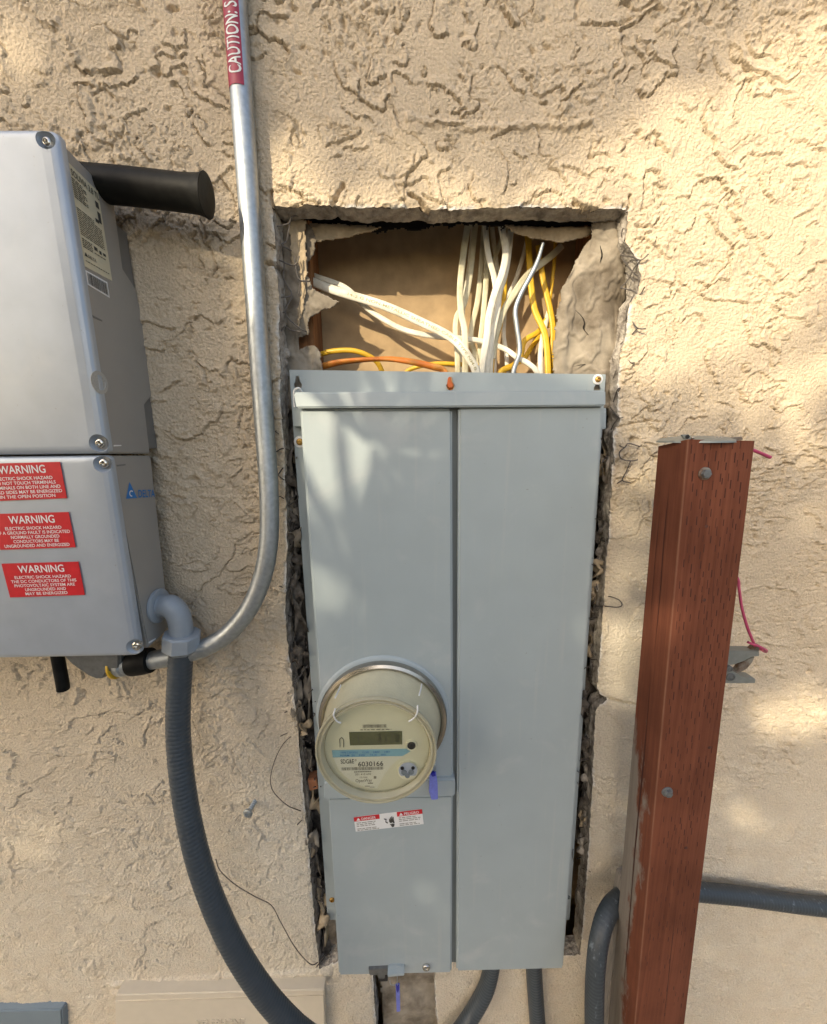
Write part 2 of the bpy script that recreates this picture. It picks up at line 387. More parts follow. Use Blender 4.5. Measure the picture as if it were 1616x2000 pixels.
def tube_geo(P, rad, n=10, flat=1.0, twist=0.0, ref=Vector((0, -1, 0)), groove=0.0):
    V = []; F = []
    m = len(P)
    s = 0.0
    for i, p in enumerate(P):
        T = (P[min(i + 1, m - 1)] - P[max(i - 1, 0)]).normalized()
        if i: s += (P[i] - P[i - 1]).length
        nrm = (ref - T * ref.dot(T))
        if nrm.length < 1e-4: nrm = Vector((1, 0, 0)) - T * T.x
        nrm.normalize(); side = T.cross(nrm)
        tw = twist * s if not callable(twist) else twist(s)
        a_ = nrm * math.cos(tw) + side * math.sin(tw); b_ = side * math.cos(tw) - nrm * math.sin(tw)
        r = rad(s, i / (m - 1)) if callable(rad) else rad
        for k in range(n):
            an = 2 * math.pi * k / n
            V.append(p + b_ * (r * math.cos(an)) + a_ * (r * flat * math.sin(an) * (1 - groove * math.exp(-(math.cos(an) / .28) ** 2))))
    for i in range(m - 1):
        for k in range(n):
            F.append((i * n + k, i * n + (k + 1) % n, (i + 1) * n + (k + 1) % n, (i + 1) * n + k))
    F.append(tuple(range(n))[::-1]); F.append(tuple(range((m - 1) * n, m * n)))
    return V, F
def tube(name, P, rad, m, parent=None, n=10, flat=1.0, twist=0.0, step=None, sm=8, **kw):
    P = smooth_path(P, sm)
    if step: P = resample(P, step)
    V, F = tube_geo(P, rad, n, flat, twist)
    return put(name, V, F, m, parent, auto=60, **kw)
def lathe(name, c, prof, m, parent=None, n=48, axis=Vector((0, -1, 0)), shear=None, cap=True, **kw):
    # prof: (radius, distance along axis) ; shear(d) moves the centre
    a = axis.normalized()
    u = Vector((1, 0, 0)) if abs(a.x) < 0.7 else Vector((0, 0, 1))
    u = (u - a * u.dot(a)).normalized(); v = a.cross(u)
    loops = []
    for r, d in prof:
        cc = Vector(c) + a * d + (shear(d) if shear else Vector((0, 0, 0)))
        loops.append([cc + u * (r * math.cos(2 * math.pi * k / n)) + v * (r * math.sin(2 * math.pi * k / n)) for k in range(n)])
    bm = loft_bm(loops, cap)
    return put_bm(name, bm, m, parent, auto=40, **kw)
def text_geo(body, bold=0.012):
    cu = bpy.data.curves.new('t', 'FONT'); cu.body = body; cu.resolution_u = 3; cu.offset = bold; cu.fill_mode = 'FRONT' if hasattr(cu, 'fill_mode') else 'BOTH'
    ob = bpy.data.objects.new('t', cu)
    me = bpy.data.meshes.new_from_object(ob)
    V = np.array([v.co[:] for v in me.vertices]); F = [tuple(p.vertices) for p in me.polygons]
    bpy.data.objects.remove(ob); bpy.data.curves.remove(cu); bpy.data.meshes.remove(me)
    return V, F
def lettering(name, lines, m, parent, fn=None, **kw):
    # lines: (text, BL, BR, TL) in world space, or with fn(u, v) for curved carriers
    VV = []; FF = []
    for ln in lines:
        body, BL, BR, TL = ln
        V, F = text_geo(body)
        if len(V) == 0: continue
        if fn:
            bm = bmesh.new(); vv = [bm.verts.new(p) for p in V]
            for f in F:
                try: bm.faces.new([vv[i] for i in f])
                except ValueError: pass
            for k in range(1, 12):
                bmesh.ops.bisect_plane(bm, geom=bm.verts[:] + bm.edges[:] + bm.faces[:], plane_co=(0, -.1 + k * .085, 0), plane_no=(0, 1, 0))
            nxx = int((V[:, 0].max() - V[:, 0].min()) / .4)
            for k in range(1, nxx):
                bmesh.ops.bisect_plane(bm, geom=bm.verts[:] + bm.edges[:] + bm.faces[:], plane_co=(V[:, 0].min() + k * .4, 0, 0), plane_no=(1, 0, 0))
            bm.verts.index_update(); V = np.array([v.co[:] for v in bm.verts]); F = [tuple(v.index for v in f.verts) for f in bm.faces]; bm.free()
        x0, x1 = V[:, 0].min(), V[:, 0].max(); h = 0.73
        o = len(VV)
        for p in V:
            u = (p[0] - x0) / (x1 - x0); w = p[1] / h
            if fn: VV.append(fn(BL[0] + (BR[0] - BL[0]) * u, BL[1] + (TL[1] - BL[1]) * w))
            else: VV.append(BL + (BR - BL) * u + (TL - BL) * w)
        FF += [tuple(i + o for i in f) for f in F]
    return put(name, VV, FF, m, parent, smooth=False, **kw)
def quad_uv(A, B, C, D, u, v):     # A=TL B=TR C=BR D=BL, v downwards
    return A.lerp(B, u).lerp(D.lerp(C, u), v)
def strips(name, Q, rects, m, parent, lift=Vector((0, -0.0003, 0)), **kw):   # rects (u0,v0,u1,v1) on the quad Q
    V = []; F = []
    for (u0, v0, u1, v1) in rects:
        o = len(V)
        for u, v in ((u0, v0), (u1, v0), (u1, v1), (u0, v1)):
            V.append(quad_uv(*Q, u, v) + lift)
        F.append((o, o + 1, o + 2, o + 3))
    return put(name, V, F, m, parent, smooth=False, **kw)
def words(v0, v1, u0, u1, rnd, wmin=0.03, wmax=0.12, gap=0.02):
    out = []; u = u0
    while u < u1:
        w = rnd.uniform(wmin, wmax); e = min(u + w, u1); out.append((u, v0, e, v1)); u = e + gap
    return out
def bars(v0, v1, u0, u1, n, rnd):
    out = []; w = (u1 - u0) / n
    for i in range(n):
        k = rnd.uniform(0.3, 0.75); out.append((u0 + i * w, v0, u0 + (i + k) * w, v1))
    return out
def bool_cut(obj, bms):
    for bm in bms:
        bmesh.ops.recalc_face_normals(bm, faces=bm.faces)
        me = bpy.data.meshes.new('cut'); bm.to_mesh(me); bm.free()
        c = bpy.data.objects.new('cut', me); COL.objects.link(c)
        md = obj.modifiers.new('b', 'BOOLEAN'); md.operation = 'DIFFERENCE'; md.object = c; md.solver = 'EXACT'
        bpy.context.view_layer.update()
        dg = bpy.context.evaluated_depsgraph_get()
        nm = bpy.data.meshes.new_from_object(obj.evaluated_get(dg))
        obj.modifiers.clear(); old = obj.data; obj.data = nm
        bpy.data.objects.remove(c); bpy.data.meshes.remove(me); bpy.data.meshes.remove(old)
    obj.data.polygons.foreach_set('use_smooth', [True] * len(obj.data.polygons))
    obj.data.set_sharp_from_angle(angle=math.radians(35))

# ================================================================== SETTING
put('ground', [(-60, -60, 0), (60, -60, 0), (60, 60, 0), (-60, 60, 0)], [(0, 1, 2, 3)], SOIL, smooth=False, kind='structure')

# ------------------------------------------------------------------ stucco wall with the broken opening
OPEN_PX = [(531, 399), (560, 403), (600, 401), (640, 403), (652, 396), (660, 404), (700, 405), (760, 404), (800, 405), (829, 403), (838, 410), (900, 408), (960, 405),
           (1030, 402), (1090, 405), (1150, 405), (1228, 407), (1226, 450), (1222, 470), (1236, 488), (1247, 512), (1252, 545), (1246, 575), (1232, 592), (1226, 622), (1223, 660), (1214, 690),
           (1209, 720), (1207, 760), (1208, 800), (1212, 822), (1205, 836), (1197, 842), (1199, 880), (1196, 930), (1192, 1000), (1189, 1060), (1185, 1100), (1181, 1170), (1175, 1240),
           (1171, 1300), (1167, 1345), (1172, 1356), (1190, 1366), (1172, 1378), (1164, 1392), (1161, 1450), (1158, 1530), (1154, 1600), (1149, 1680),
           (1143, 1760), (1138, 1820), (1134, 1866), (1100, 1868), (1050, 1862), (900, 1862), (852, 1864), (850, 1905), (851, 1950), (856, 2010), (870, 2080), (735, 2080), (735, 2000), (731, 1950), (729, 1905), (728, 1862),
           (680, 1868), (655, 1880), (636, 1888), (624, 1890), (618, 1840), (612, 1770), (606, 1700), (600, 1620), (592, 1540), (584, 1450), (577, 1380), (569, 1310),
           (560, 1240), (557, 1190), (560, 1120), (561, 1050), (558, 980), (556, 930), (556, 880), (551, 830), (547, 780), (548, 720), (545, 660), (546, 600),
           (541, 530), (534, 516), (540, 508), (536, 450)]
_o = [at(x, y, 0) for x, y in OPEN_PX]
OPEN = []
rj = random.Random(3)
for a, b in zip(_o, _o[1:] + _o[:1]):
    n = max(1, int((b - a).length / 0.004))
    nx, nz = (b - a).z, -(b - a).x; L = max(1e-6, math.hypot(nx, nz))
    for k in range(n):
        p = a.lerp(b, k / n); j = rj.gauss(0, 0.00025) + 0.0012 * float(perlin(np.array([p.x * 90]), np.array([p.z * 90]), 5)[0])
        OPEN.append((p.x + nx / L * j, p.z + nz / L * j))
OPEN = np.array(OPEN)
def inside(px, pz, poly):
    r = np.zeros(px.shape, bool)
    x0, z0 = poly[-1]
    for x1, z1 in poly:
        c = ((z1 > pz) != (z0 > pz))
        if z0 != z1:
            r ^= c & (px < (x0 - x1) * (pz - z1) / (z0 - z1) + x1)
        x0, z0 = x1, z1
    return r
def polydist(X, Z, poly, closed=True):
    d = np.full(X.shape, 1e9); bx = np.zeros(X.shape); bz = np.zeros(X.shape)
    m = len(poly)
    for i in range(m if closed else m - 1):
        ax, az = poly[i]; cx, cz = poly[(i + 1) % m]
        ex, ez = cx - ax, cz - az; l = ex * ex + ez * ez + 1e-12
        t = np.clip(((X - ax) * ex + (Z - az) * ez) / l, 0, 1)
        qx, qz = ax + t * ex, az + t * ez
        dd = (X - qx) ** 2 + (Z - qz) ** 2
        w = dd < d
        d = np.where(w, dd, d); bx = np.where(w, qx, bx); bz = np.where(w, qz, bz)
    return np.sqrt(d), bx, bz
def grow(a, b, s0, g=1.18, smax=0.12):
    out = []; x = a; s = s0
    while x < b:
        s = min(s * g, smax); x += s; out.append(x)
    return out
xs = np.arange(-0.52, 0.52, 0.00142).tolist()
r_ = np.arange(0.52, 0.88, 0.0028).tolist()
xs = [-x for x in r_[::-1]] + xs[1:] + r_
r_ = grow(0.88, 3.0, 0.004); xs = [-x for x in r_[::-1]] + xs + r_
zs = [0.27]
while zs[-1] < 1.93: zs.append(zs[-1] + (0.0025 + (0.0014 - 0.0025) * min(1, max(0, (zs[-1] - 0.3) / 0.9))))
lo = [z for z in [0.27 - (q - 0) for q in grow(0, 0.27, 0.004)] if z > 0.012]
zs = [0.0] + lo[::-1] + zs + grow(zs[-1], 2.7, 0.004)
xs = np.array(xs); zs = np.array(zs)
GX, GZ = np.meshgrid(xs, zs)
def wall_height(X, Z):
    wx = X + 0.026 * fbm(X * 9, Z * 9, 3, seed=11); wz = Z + 0.026 * fbm(X * 9 + 5, Z * 9, 3, seed=12)
    up = 0.25 + 0.75 * sstep(0.55, 1.20, Z)                                   # bolder relief high up, smoother low down
    rx = 0.0034 * fbm(X * 85, Z * 85, 3, 0.65, seed=13); rz = 0.0046 * fbm(X * 85 + 7, Z * 85, 3, 0.65, seed=14)   # ragged lips
    # trowelled-over laps: ramps that thicken downwards and end in a ragged drop
    h = 0
    for (fx, fz, k, cz, wid, amp, sd, ma, mb, mf) in ((4.2, 5.4, 2.7, 4.4, 0.45, 1.0, 1, -0.02, 0.06, 11), (7.4, 9.6, 2.3, 8.0, 0.5, 0.85, 31, 0.07, 0.14, 13), (13, 16, 2.0, 15, 0.6, 0.7, 61, 0.10, 0.17, 15)):
        n1 = fbm((wx + rx) * fx + sd, (wz + rz) * fz, 3, 0.45, seed=sd)
        T = n1 * k - (Z + rz) * cz; saw = T - np.floor(T)
        A = sstep(ma, mb, fbm((X + rx) * mf + sd, (Z + rz) * mf, 4, seed=sd + 20))
        lip = sstep(1 - wid, 1.0, saw) ** 1.3
        gr = np.hypot(np.gradient(T, axis=0) / (np.gradient(Z, axis=0) + 1e-9), np.gradient(T, axis=1) / (np.gradient(X, axis=1) + 1e-9))
        under = 1 - sstep(0.0002, 0.0023, saw / np.maximum(gr, 3.0))       # crevice left under the lap
        h = h + A * (lip * amp * (0.0009 + 0.0014 * up) - under * amp * (0.0010 + 0.0026 * up))
    # loose crumbly patches
    C = sstep(0.10, 0.32, fbm(X * 5.5 + 31, Z * 5.5, 4, seed=140))
    c1 = fbm(X * 48, Z * 60, 4, 0.65, seed=141)
    h = h + C * sstep(0.06, 0.20, c1) * (0.0006 + 0.0015 * up)
    # sand grain, coarser in patches
    G = sstep(-0.20, 0.25, fbm(X * 7 + 9, Z * 7, 4, seed=150))
    g1 = perlin(X * 150, Z * 180, 160); g2 = perlin(X * 260, Z * 290, 161)
    h = h + (0.30 + 0.70 * G) * (g1 * 0.00060 + g2 * 0.00070) * (0.55 + 0.45 * up)
    h = h - np.maximum(0, perlin(X * 210, Z * 230, 176) - 0.22) * 0.0046 * sstep(0.0, 0.35, fbm(X * 8 + 4, Z * 8 - 3, 4, seed=181)) * (0.35 + 0.65 * up)
    pit = np.maximum(0, perlin(X * 80, Z * 80, 175) - 0.46)
    h = h - pit * 0.014 * sstep(-0.1, 0.25, fbm(X * 6 - 2, Z * 6 + 8, 3, seed=180)) * (0.35 + 0.65 * up)
    h = h + 0.0016 * fbm(X * 3.5, Z * 3.5, 3, seed=190)
    return h
HH = wall_height(GX, GZ)
_c = at(1218, 1290, 0); HH = HH * (1 - 0.72 * np.exp(-(((GX - _c.x) / 0.055) ** 2 + ((GZ - _c.z) / 0.26) ** 2)))     # smoother patch between panel and post
def groove(pix, depth, width, rag=0.0015):
    P = [at(x, y, 0) for x, y in pix]; P = np.array([(p.x, p.z) for p in smooth_path(P, 4)]) if False else np.array([(p.x, p.z) for p in P])
    m = (GX > P[:, 0].min() - 0.02) & (GX < P[:, 0].max() + 0.02) & (GZ > P[:, 1].min() - 0.02) & (GZ < P[:, 1].max() + 0.02)
    X = GX[m] + rag * fbm(GX[m] * 120, GZ[m] * 120, 2, seed=101); Z = GZ[m] + rag * fbm(GX[m] * 120 + 3, GZ[m] * 120, 2, seed=102)
    d, _, _ = polydist(X, Z, P, False)
    HH[m] -= depth * (1 - sstep(width * 0.35, width, d))
groove([(672, 362), (660, 380), (648, 402)], 0.006, 0.0035)
groove([(800, 378), (818, 390), (838, 410)], 0.012, 0.0030)
groove([(1120, 395), (1150, 403), (1180, 412)], 0.010, 0.0025)
groove([(520, 515), (530, 514), (545, 513)], 0.012, 0.0035)
groove([(1190, 1366), (1215, 1372), (1240, 1376), (1262, 1378)], 0.010, 0.0028)
groove([(531, 399), (529, 385), (531, 372)], 0.008, 0.0025)
groove([(1228, 407), (1230, 395), (1231, 380)], 0.008, 0.0022)
groove([(1205, 836), (1235, 826), (1270, 822), (1290, 824)], 0.004, 0.0016)
groove([(800, 228), (850, 240), (920, 250), (990, 246), (1060, 242), (1110, 248), (1150, 240)], -0.0030, 0.0055, 0.004)
groove([(225, 1922), (400, 1910), (560, 1902), (640, 1896)], -0.0035, 0.010)
groove([(225, 1936), (400, 1931), (640, 1926)], -0.0050, 0.007)
# scraped, flatter band round the opening
dO, bO_x, bO_z = (None, None, None)
near = (GX > OPEN[:, 0].min() - 0.06) & (GX < OPEN[:, 0].max() + 0.06) & (GZ > OPEN[:, 1].min() - 0.06) & (GZ < OPEN[:, 1].max() + 0.06)
DO = np.full(GX.shape, 1.0); BX = GX.copy(); BZ = GZ.copy()
coarse = OPEN[::3]
DO[near], BX[near], BZ[near] = polydist(GX[near], GZ[near], coarse)
edge = 1 - sstep(0.0, 0.006, DO)
HH -= edge * 0.0015 * (1 + perlin(GX * 150, GZ * 150, 7))
nz_, nx_ = GX.shape
FCX = (GX[:-1, :-1] + GX[1:, 1:]) / 2; FCZ = (GZ[:-1, :-1] + GZ[1:, 1:]) / 2
keep = np.ones(FCX.shape, bool)
bb = (FCX > OPEN[:, 0].min()) & (FCX < OPEN[:, 0].max()) & (FCZ > OPEN[:, 1].min()) & (FCZ < OPEN[:, 1].max())
keep[bb] = ~inside(FCX[bb], FCZ[bb], OPEN)
# boundary edges between kept and removed faces
VX, VZ, VY = GX.copy(), GZ.copy(), -HH
def vid(i, j): return i * nx_ + j
bedges = []
kp = keep
I, J = np.where(kp[:, :-1] != kp[:, 1:])
for i, j in zip(I, J): bedges.append((vid(i, j + 1), vid(i + 1, j + 1)))
I, J = np.where(kp[:-1, :] != kp[1:, :])
for i, j in zip(I, J): bedges.append((vid(i + 1, j), vid(i + 1, j + 1)))
bv = sorted({v for e in bedges for v in e})
bva = np.array(bv); bi, bj = bva // nx_, bva % nx_
d_, qx, qz = polydist(VX[bi, bj], VZ[bi, bj], OPEN)
snap = d_ < 0.0022
VX[bi[snap], bj[snap]] = qx[snap]; VZ[bi[snap], bj[snap]] = qz[snap]

wall = thing('stucco_wall', 'tan skip-trowelled stucco house wall with a broken rectangular opening cut into it', 'wall', (0, 0, 0))
fi, fj = np.where(keep)
quads = np.stack([fi * nx_ + fj, fi * nx_ + fj + 1, (fi + 1) * nx_ + fj + 1, (fi + 1) * nx_ + fj], 1)
used = np.unique(quads); remap = np.full(nx_ * nz_, -1, np.int64); remap[used] = np.arange(len(used))
coords = np.stack([VX.ravel()[used], VY.ravel()[used], VZ.ravel()[used]], 1).astype(np.float32)
me = bpy.data.meshes.new('stucco_face')
me.vertices.add(len(used)); me.vertices.foreach_set('co', coords.ravel())
nf = len(quads); me.loops.add(nf * 4); me.polygons.add(nf)
me.polygons.foreach_set('loop_start', np.arange(nf) * 4)
me.loops.foreach_set('vertex_index', remap[quads].ravel().astype(np.int32))
me.update(calc_edges=True)
# stain, pale and chip masks (things that are really on the paint)
PXm = np.zeros(len(used)); PZm = np.zeros(len(used))
cx, cz = coords[:, 0].astype(np.float64), coords[:, 2].astype(np.float64)
def blob(px, py, rx, ry):
    c = at(px, py, 0); sx = abs((at(px + rx, py, 0) - c).x); sz = abs((at(px, py + ry, 0) - c).z)
    return np.exp(-(((cx - c.x) / sx) ** 2 + ((cz - c.z) / sz) ** 2))
sn = fbm(cx * 28, cz * 28, 5, 0.6, seed=201)
stain = (0.55 * blob(1225, 1010, 34, 60) + 0.6 * blob(1248, 1225, 22, 70) + 0.35 * blob(1232, 900, 40, 40) + 0.35 * blob(1240, 1330, 30, 60)
         + 0.25 * blob(470, 1640, 60, 50) + 0.22 * blob(110, 300, 90, 60))
stain = np.clip(stain * (0.55 + 1.3 * sn), 0, 0.75)
low = 1 - sstep(0.55, 1.2, cz)
pale = np.clip(0.55 * low + 0.75 * blob(1205, 1320, 60, 280) + 0.3 * sn * low + 0.3 * blob(570, 1750, 70, 300), 0, 0.75)
d_near = DO.ravel()[used]
chip = (1 - sstep(0.0, 0.0042, d_near + 0.0018 * perlin(cx * 110, cz * 110, 210))) * sstep(-0.1, 0.3, perlin(cx * 25, cz * 25, 211) + 0.12)
chip = np.clip(chip, 0, 1) * 0.8
for nm, arr in (('stain', stain), ('pale', pale), ('chip', chip)):
    a = me.attributes.new(nm, 'FLOAT', 'POINT'); a.data.foreach_set('value', arr.astype(np.float32))
link('stucco_face', me, Vector((0, 0, 0)), STUCCO, wall)
# broken edge of the plaster: walls of the opening, rough, 30 mm deep
fine = []
for p, q in zip(OPEN, np.roll(OPEN, -1, 0)):
    n = max(1, int(np.hypot(*(q - p)) / 0.0016))
    for k in range(n): fine.append(p + (q - p) * k / n)
fine = np.array(fine); tg = np.roll(fine, -1, 0) - np.roll(fine, 1, 0); tg /= np.hypot(tg[:, 0], tg[:, 1])[:, None] + 1e-9
tgs = sum(np.roll(tg, k, 0) for k in range(-6, 7)); tgs /= np.hypot(tgs[:, 0], tgs[:, 1])[:, None] + 1e-9
nin = np.stack([tgs[:, 1], -tgs[:, 0]], 1)
if inside(np.array([fine[200, 0] + nin[200, 0] * .004]), np.array([fine[200, 1] + nin[200, 1] * .004]), OPEN)[0] == False: nin = -nin
fx_, fz_ = fine[:, 0], fine[:, 1]
iy = np.clip(np.searchsorted(zs, fz_), 1, len(zs) - 1); ix = np.clip(np.searchsorted(xs, fx_), 1, len(xs) - 1)
y0_ = VY[iy, ix]
arc = np.arange(len(fine)) * 0.0016
Vr = []; nl = 14
for li in range(nl):
    t_ = li / (nl - 1); d = 0.030 * t_
    j = 0.0030 * fbm(arc * 55, np.full_like(arc, d * 120.0), 4, 0.6, seed=301) * min(1, li / 2) + 0.0025 * sstep(0.25, 0.6, np.full_like(arc, t_)) * (0.5 + perlin(arc * 18, np.full_like(arc, 3.3), 305))
    Vr.append(np.stack([fx_ + nin[:, 0] * j, (y0_ + 0.0003) * (1 - t_) + d, fz_ + nin[:, 1] * j], 1))
Vr = np.concatenate(Vr); m_ = len(fine); Fr = []
for li in range(nl - 1):
    for i in range(m_):
        k = (i + 1) % m_; Fr.append((li * m_ + i, li * m_ + k, (li + 1) * m_ + k, (li + 1) * m_ + i))
put('broken_edge', Vr, Fr, MORTAR, wall)

# framing behind: backing board, studs, plates
bx0, bx1 = at(520, 600, 0.05).x, at(1290, 600, 0.05).x
def box(name, x0, x1, y0, y1, z0, z1, m, parent, bevel=0.0, **kw):
    return prism(name, [Vector((x0, y0, z0)), Vector((x1, y0, z0)), Vector((x1, y0, z1)), Vector((x0, y0, z1))],
                 [Vector((x0, y1, z0)), Vector((x1, y1, z0)), Vector((x1, y1, z1)), Vector((x0, y1, z1))], m, parent, bevel, **kw)
box('backing_board', -3.0, 3.0, 0.115, 0.130, 0.0, 2.7, BOARD, wall)
sl = at(612, 640, 0.05).x
box('stud', sl - 0.040, sl, 0.052, 0.1145, 0.02, 2.66, WOODR, wall, 0.002)
sr = at(1150, 600, 0.05).x
box('stud', sr, sr + 0.040, 0.052, 0.1145, 0.02, 2.66, WOODR, wall, 0.002)
box('felt_backing', at(545, 600, .03).x - .02, at(1225, 600, .03).x + .06, 0.0315, 0.0325, at(800, 395, 0.03).z + .004, at(800, 395, 0.03).z + .5, FELT, wall)
box('felt_backing', at(560, 1000, .03).x - .16, at(525, 1000, .03).x - .004, 0.0315, 0.0325, .3, at(800, 395, 0.03).z, FELT, wall)
box('felt_backing', at(1262, 600, .03).x + .006, at(1262, 600, .03).x + .16, 0.0315, 0.0325, .3, at(800, 395, 0.03).z, FELT, wall)
box('top_plate', -3.0, 3.0, 0.032, 0.1145, 2.662, 2.70, WOODR, wall)
box('bottom_plate', -3.0, 3.0, 0.034, 0.1145, 0.0, 0.018, WOODR, wall)

def sheet(name, pix, y, m, parent, amp=0.004, freq=18, seed=1, step=0.003, rag=0.003, curl=None, th=0.0012, yfn=None, label=None):
    P = [at(a, b, y) for a, b in pix]; poly = np.array([(p.x, p.z) for p in P])
    X, Z = np.meshgrid(np.arange(poly[:, 0].min() - 0.006, poly[:, 0].max() + 0.006, step), np.arange(poly[:, 1].min() - 0.006, poly[:, 1].max() + 0.006, step))
    jx = rag * fbm(X * 60, Z * 60, 4, 0.6, seed=seed); jz = rag * fbm(X * 60 + 9, Z * 60, 4, 0.6, seed=seed + 50)
    fcx = (X + jx)[:-1, :-1] + step / 2; fcz = (Z + jz)[:-1, :-1] + step / 2
    k = inside(fcx, fcz, poly)
    r1 = 1 - np.abs(fbm(X * freq, Z * freq * 0.7, 3, 0.45, seed=seed + 7)) * 2       # creases
    r2 = np.maximum(0, 1 - np.abs(fbm(X * freq * 2.3 + 5, Z * freq * 1.6, 3, 0.5, seed=seed + 9)) * 5)
    Y = y + amp * (fbm(X * freq * 0.5, Z * freq * 0.5, 3, 0.45, seed=seed + 3) - 0.40 * r1 - 0.22 * r2)
    if yfn is not None: Y = Y + yfn(X, Z)
    n_ = X.shape[1]
    V = np.stack([X.ravel(), Y.ravel(), Z.ravel()], 1)
    I, J = np.where(k)
    if len(I) == 0: return None
    q = np.stack([I * n_ + J, I * n_ + J + 1, (I + 1) * n_ + J + 1, (I + 1) * n_ + J], 1)
    u = np.unique(q); rm = np.full(len(V), -1); rm[u] = np.arange(len(u))
    o = put(name, V[u], [tuple(int(t) for t in f) for f in rm[q]], m, parent, label=label)
    md = o.modifiers.new('thick', 'SOLIDIFY'); md.thickness = th; md.offset = 1
    return o
sheet('building_paper', [(520, 360), (1250, 360), (1240, 436), (1180, 446), (1150, 440), (1100, 450), (1040, 444), (985, 452), (960, 440), (900, 438), (850, 444), (820, 452), (780, 444), (740, 456), (700, 444), (640, 448), (600, 438), (560, 446), (530, 440)], 0.050, FELT, wall, 0.004, 14, seed=53, step=0.0018, rag=0.008, label='black felt paper torn along the top of the opening')
# left strip of torn paper beside the opening
sheet('building_paper', [(520, 405), (560, 420), (600, 432), (612, 445), (618, 470), (612, 500), (602, 512), (601, 535), (606, 548), (612, 565), (640, 580), (661, 592), (648, 603), (622, 610), (606, 622),
                         (602, 640), (604, 652), (584, 660), (583, 680), (615, 676), (626, 690), (632, 735), (620, 800), (530, 800)], 0.036, PAPER, wall, 0.008, 16, seed=3, step=0.0014, rag=0.0035, label='torn grey building paper on the left of the opening')
sheet('building_paper', [(560, 420), (598, 433), (600, 530), (596, 600), (585, 640), (575, 560), (570, 480)], 0.031, PAPERL, wall, 0.004, 30, seed=8, step=0.0014, rag=0.003)
# flaps at the top
sheet('paper_flap', [(604, 436), (660, 440), (745, 443), (725, 452), (690, 462), (650, 470), (622, 474), (610, 458)], 0.044, PAPERL, wall, 0.004, 24, seed=13, step=0.0014, rag=0.002)
sheet('paper_flap', [(985, 440), (1080, 446), (1160, 446), (1150, 462), (1120, 470), (1092, 478), (1070, 472), (1020, 462), (1000, 452)], 0.046, PAPERL, wall, 0.004, 24, seed=17, step=0.0014, rag=0.002)
# right strip, curling forward at its left edge
def curl_r(X, Z):
    e = at(1110, 620, 0.04).x
    return 0.030 * sstep(0.0, 0.045, e - X) ** 1.3 - 0.014 * sstep(-0.05, 0.0, X - e - 0.05) * (1 - sstep(0.0, 0.04, X - e - 0.05))
sheet('building_paper', [(1152, 445), (1262, 440), (1275, 620), (1262, 800), (1080, 800), (1080, 720), (1084, 660), (1088, 610), (1096, 570), (1112, 535), (1130, 500), (1150, 470)],
      0.040, PAPER, wall, 0.012, 13, seed=23, step=0.0014, rag=0.003, yfn=curl_r, label='crumpled grey building paper on the right of the opening')
# darker paper further down both gaps, and in the slot below the panel
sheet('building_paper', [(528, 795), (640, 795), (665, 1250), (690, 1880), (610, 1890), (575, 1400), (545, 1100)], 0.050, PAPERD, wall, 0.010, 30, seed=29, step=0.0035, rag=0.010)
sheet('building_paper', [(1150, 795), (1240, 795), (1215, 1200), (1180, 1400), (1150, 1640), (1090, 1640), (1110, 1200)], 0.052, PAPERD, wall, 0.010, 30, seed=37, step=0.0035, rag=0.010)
sheet('building_paper', [(742, 1880), (870, 1880), (875, 2080), (756, 2080)], 0.022, PAPER, wall, 0.006, 16, seed=41, step=0.003, rag=0.001, label='creased grey building paper in the slot under the panel')
sheet('building_paper', [(640, 1790), (690, 1780), (700, 1900), (640, 1900)], 0.030, PAPER, wall, 0.005, 24, seed=43, step=0.003, rag=0.002)

def tear(pix, y, w):
    P = smooth_path([at(a, b, y) for a, b in pix], 4); V = []; F = []
    for i, p in enumerate(P):
        k = w * math.sin(math.pi * (i + .5) / len(P)) * (0.6 + 0.8 * ((i * 7919) % 13) / 13)
        V += [p + Vector((-k, 0, k * .5)), p + Vector((k, 0, -k * .5))]
    for i in range(len(P) - 1): F.append((2 * i, 2 * i + 1, 2 * i + 3, 2 * i + 2))
    o = put('paper_tear', V, F, FELT, wall, smooth=False); md = o.modifiers.new('t', 'SOLIDIFY'); md.thickness = .001
tear([(1124, 606), (1136, 618), (1142, 630), (1140, 642), (1150, 655), (1154, 652)], .024, .0009)
tear([(1172, 480), (1176, 498), (1172, 512)], .024, .0009); tear([(1180, 520), (1190, 532), (1186, 545), (1192, 558)], .026, .0010)
tear([(1120, 716), (1140, 712), (1152, 713)], .026, .0007); tear([(1170, 700), (1178, 694), (1184, 700)], .026, .0009)
# lath wires
rw = random.Random(11)
def wire(pts, r=0.0009, y=None):
    P = []
    for p in pts:
        P.append(at(p[0], p[1], p[2] if len(p) > 2 else (y if y is not None else 0.0)))
    return tube('lath_wire', P, r, WIRE, wall, n=5, sm=4)
wire([(590, 418, .02), (570, 424, .015), (564, 436, .012), (541, 442, .008)]); wire([(567, 432, .014), (560, 470, .014), (550, 478, .01), (570, 490, .02)])
wire([(545, 508, .01), (570, 518, .018), (580, 514, .02), (585, 500, .022)]); wire([(556, 515, .014), (555, 545, .016), (570, 575, .02), (545, 582, .008)])
wire([(575, 500, .02), (580, 535, .02), (588, 548, .02), (605, 550, .025), (588, 550, .022), (584, 575, .022)]); wire([(572, 578, .02), (558, 612, .015), (585, 640, .02), (600, 648, .025)])
wire([(545, 610, .01), (558, 610, .014)]); wire([(548, 650, .01), (556, 638, .012), (570, 645, .02), (588, 648, .02)])
wire([(530, 838, -.006), (545, 848, .0), (552, 862, .01)]); wire([(505, 886, -.028), (535, 884, -.018), (552, 876, .0), (568, 880, .015)])
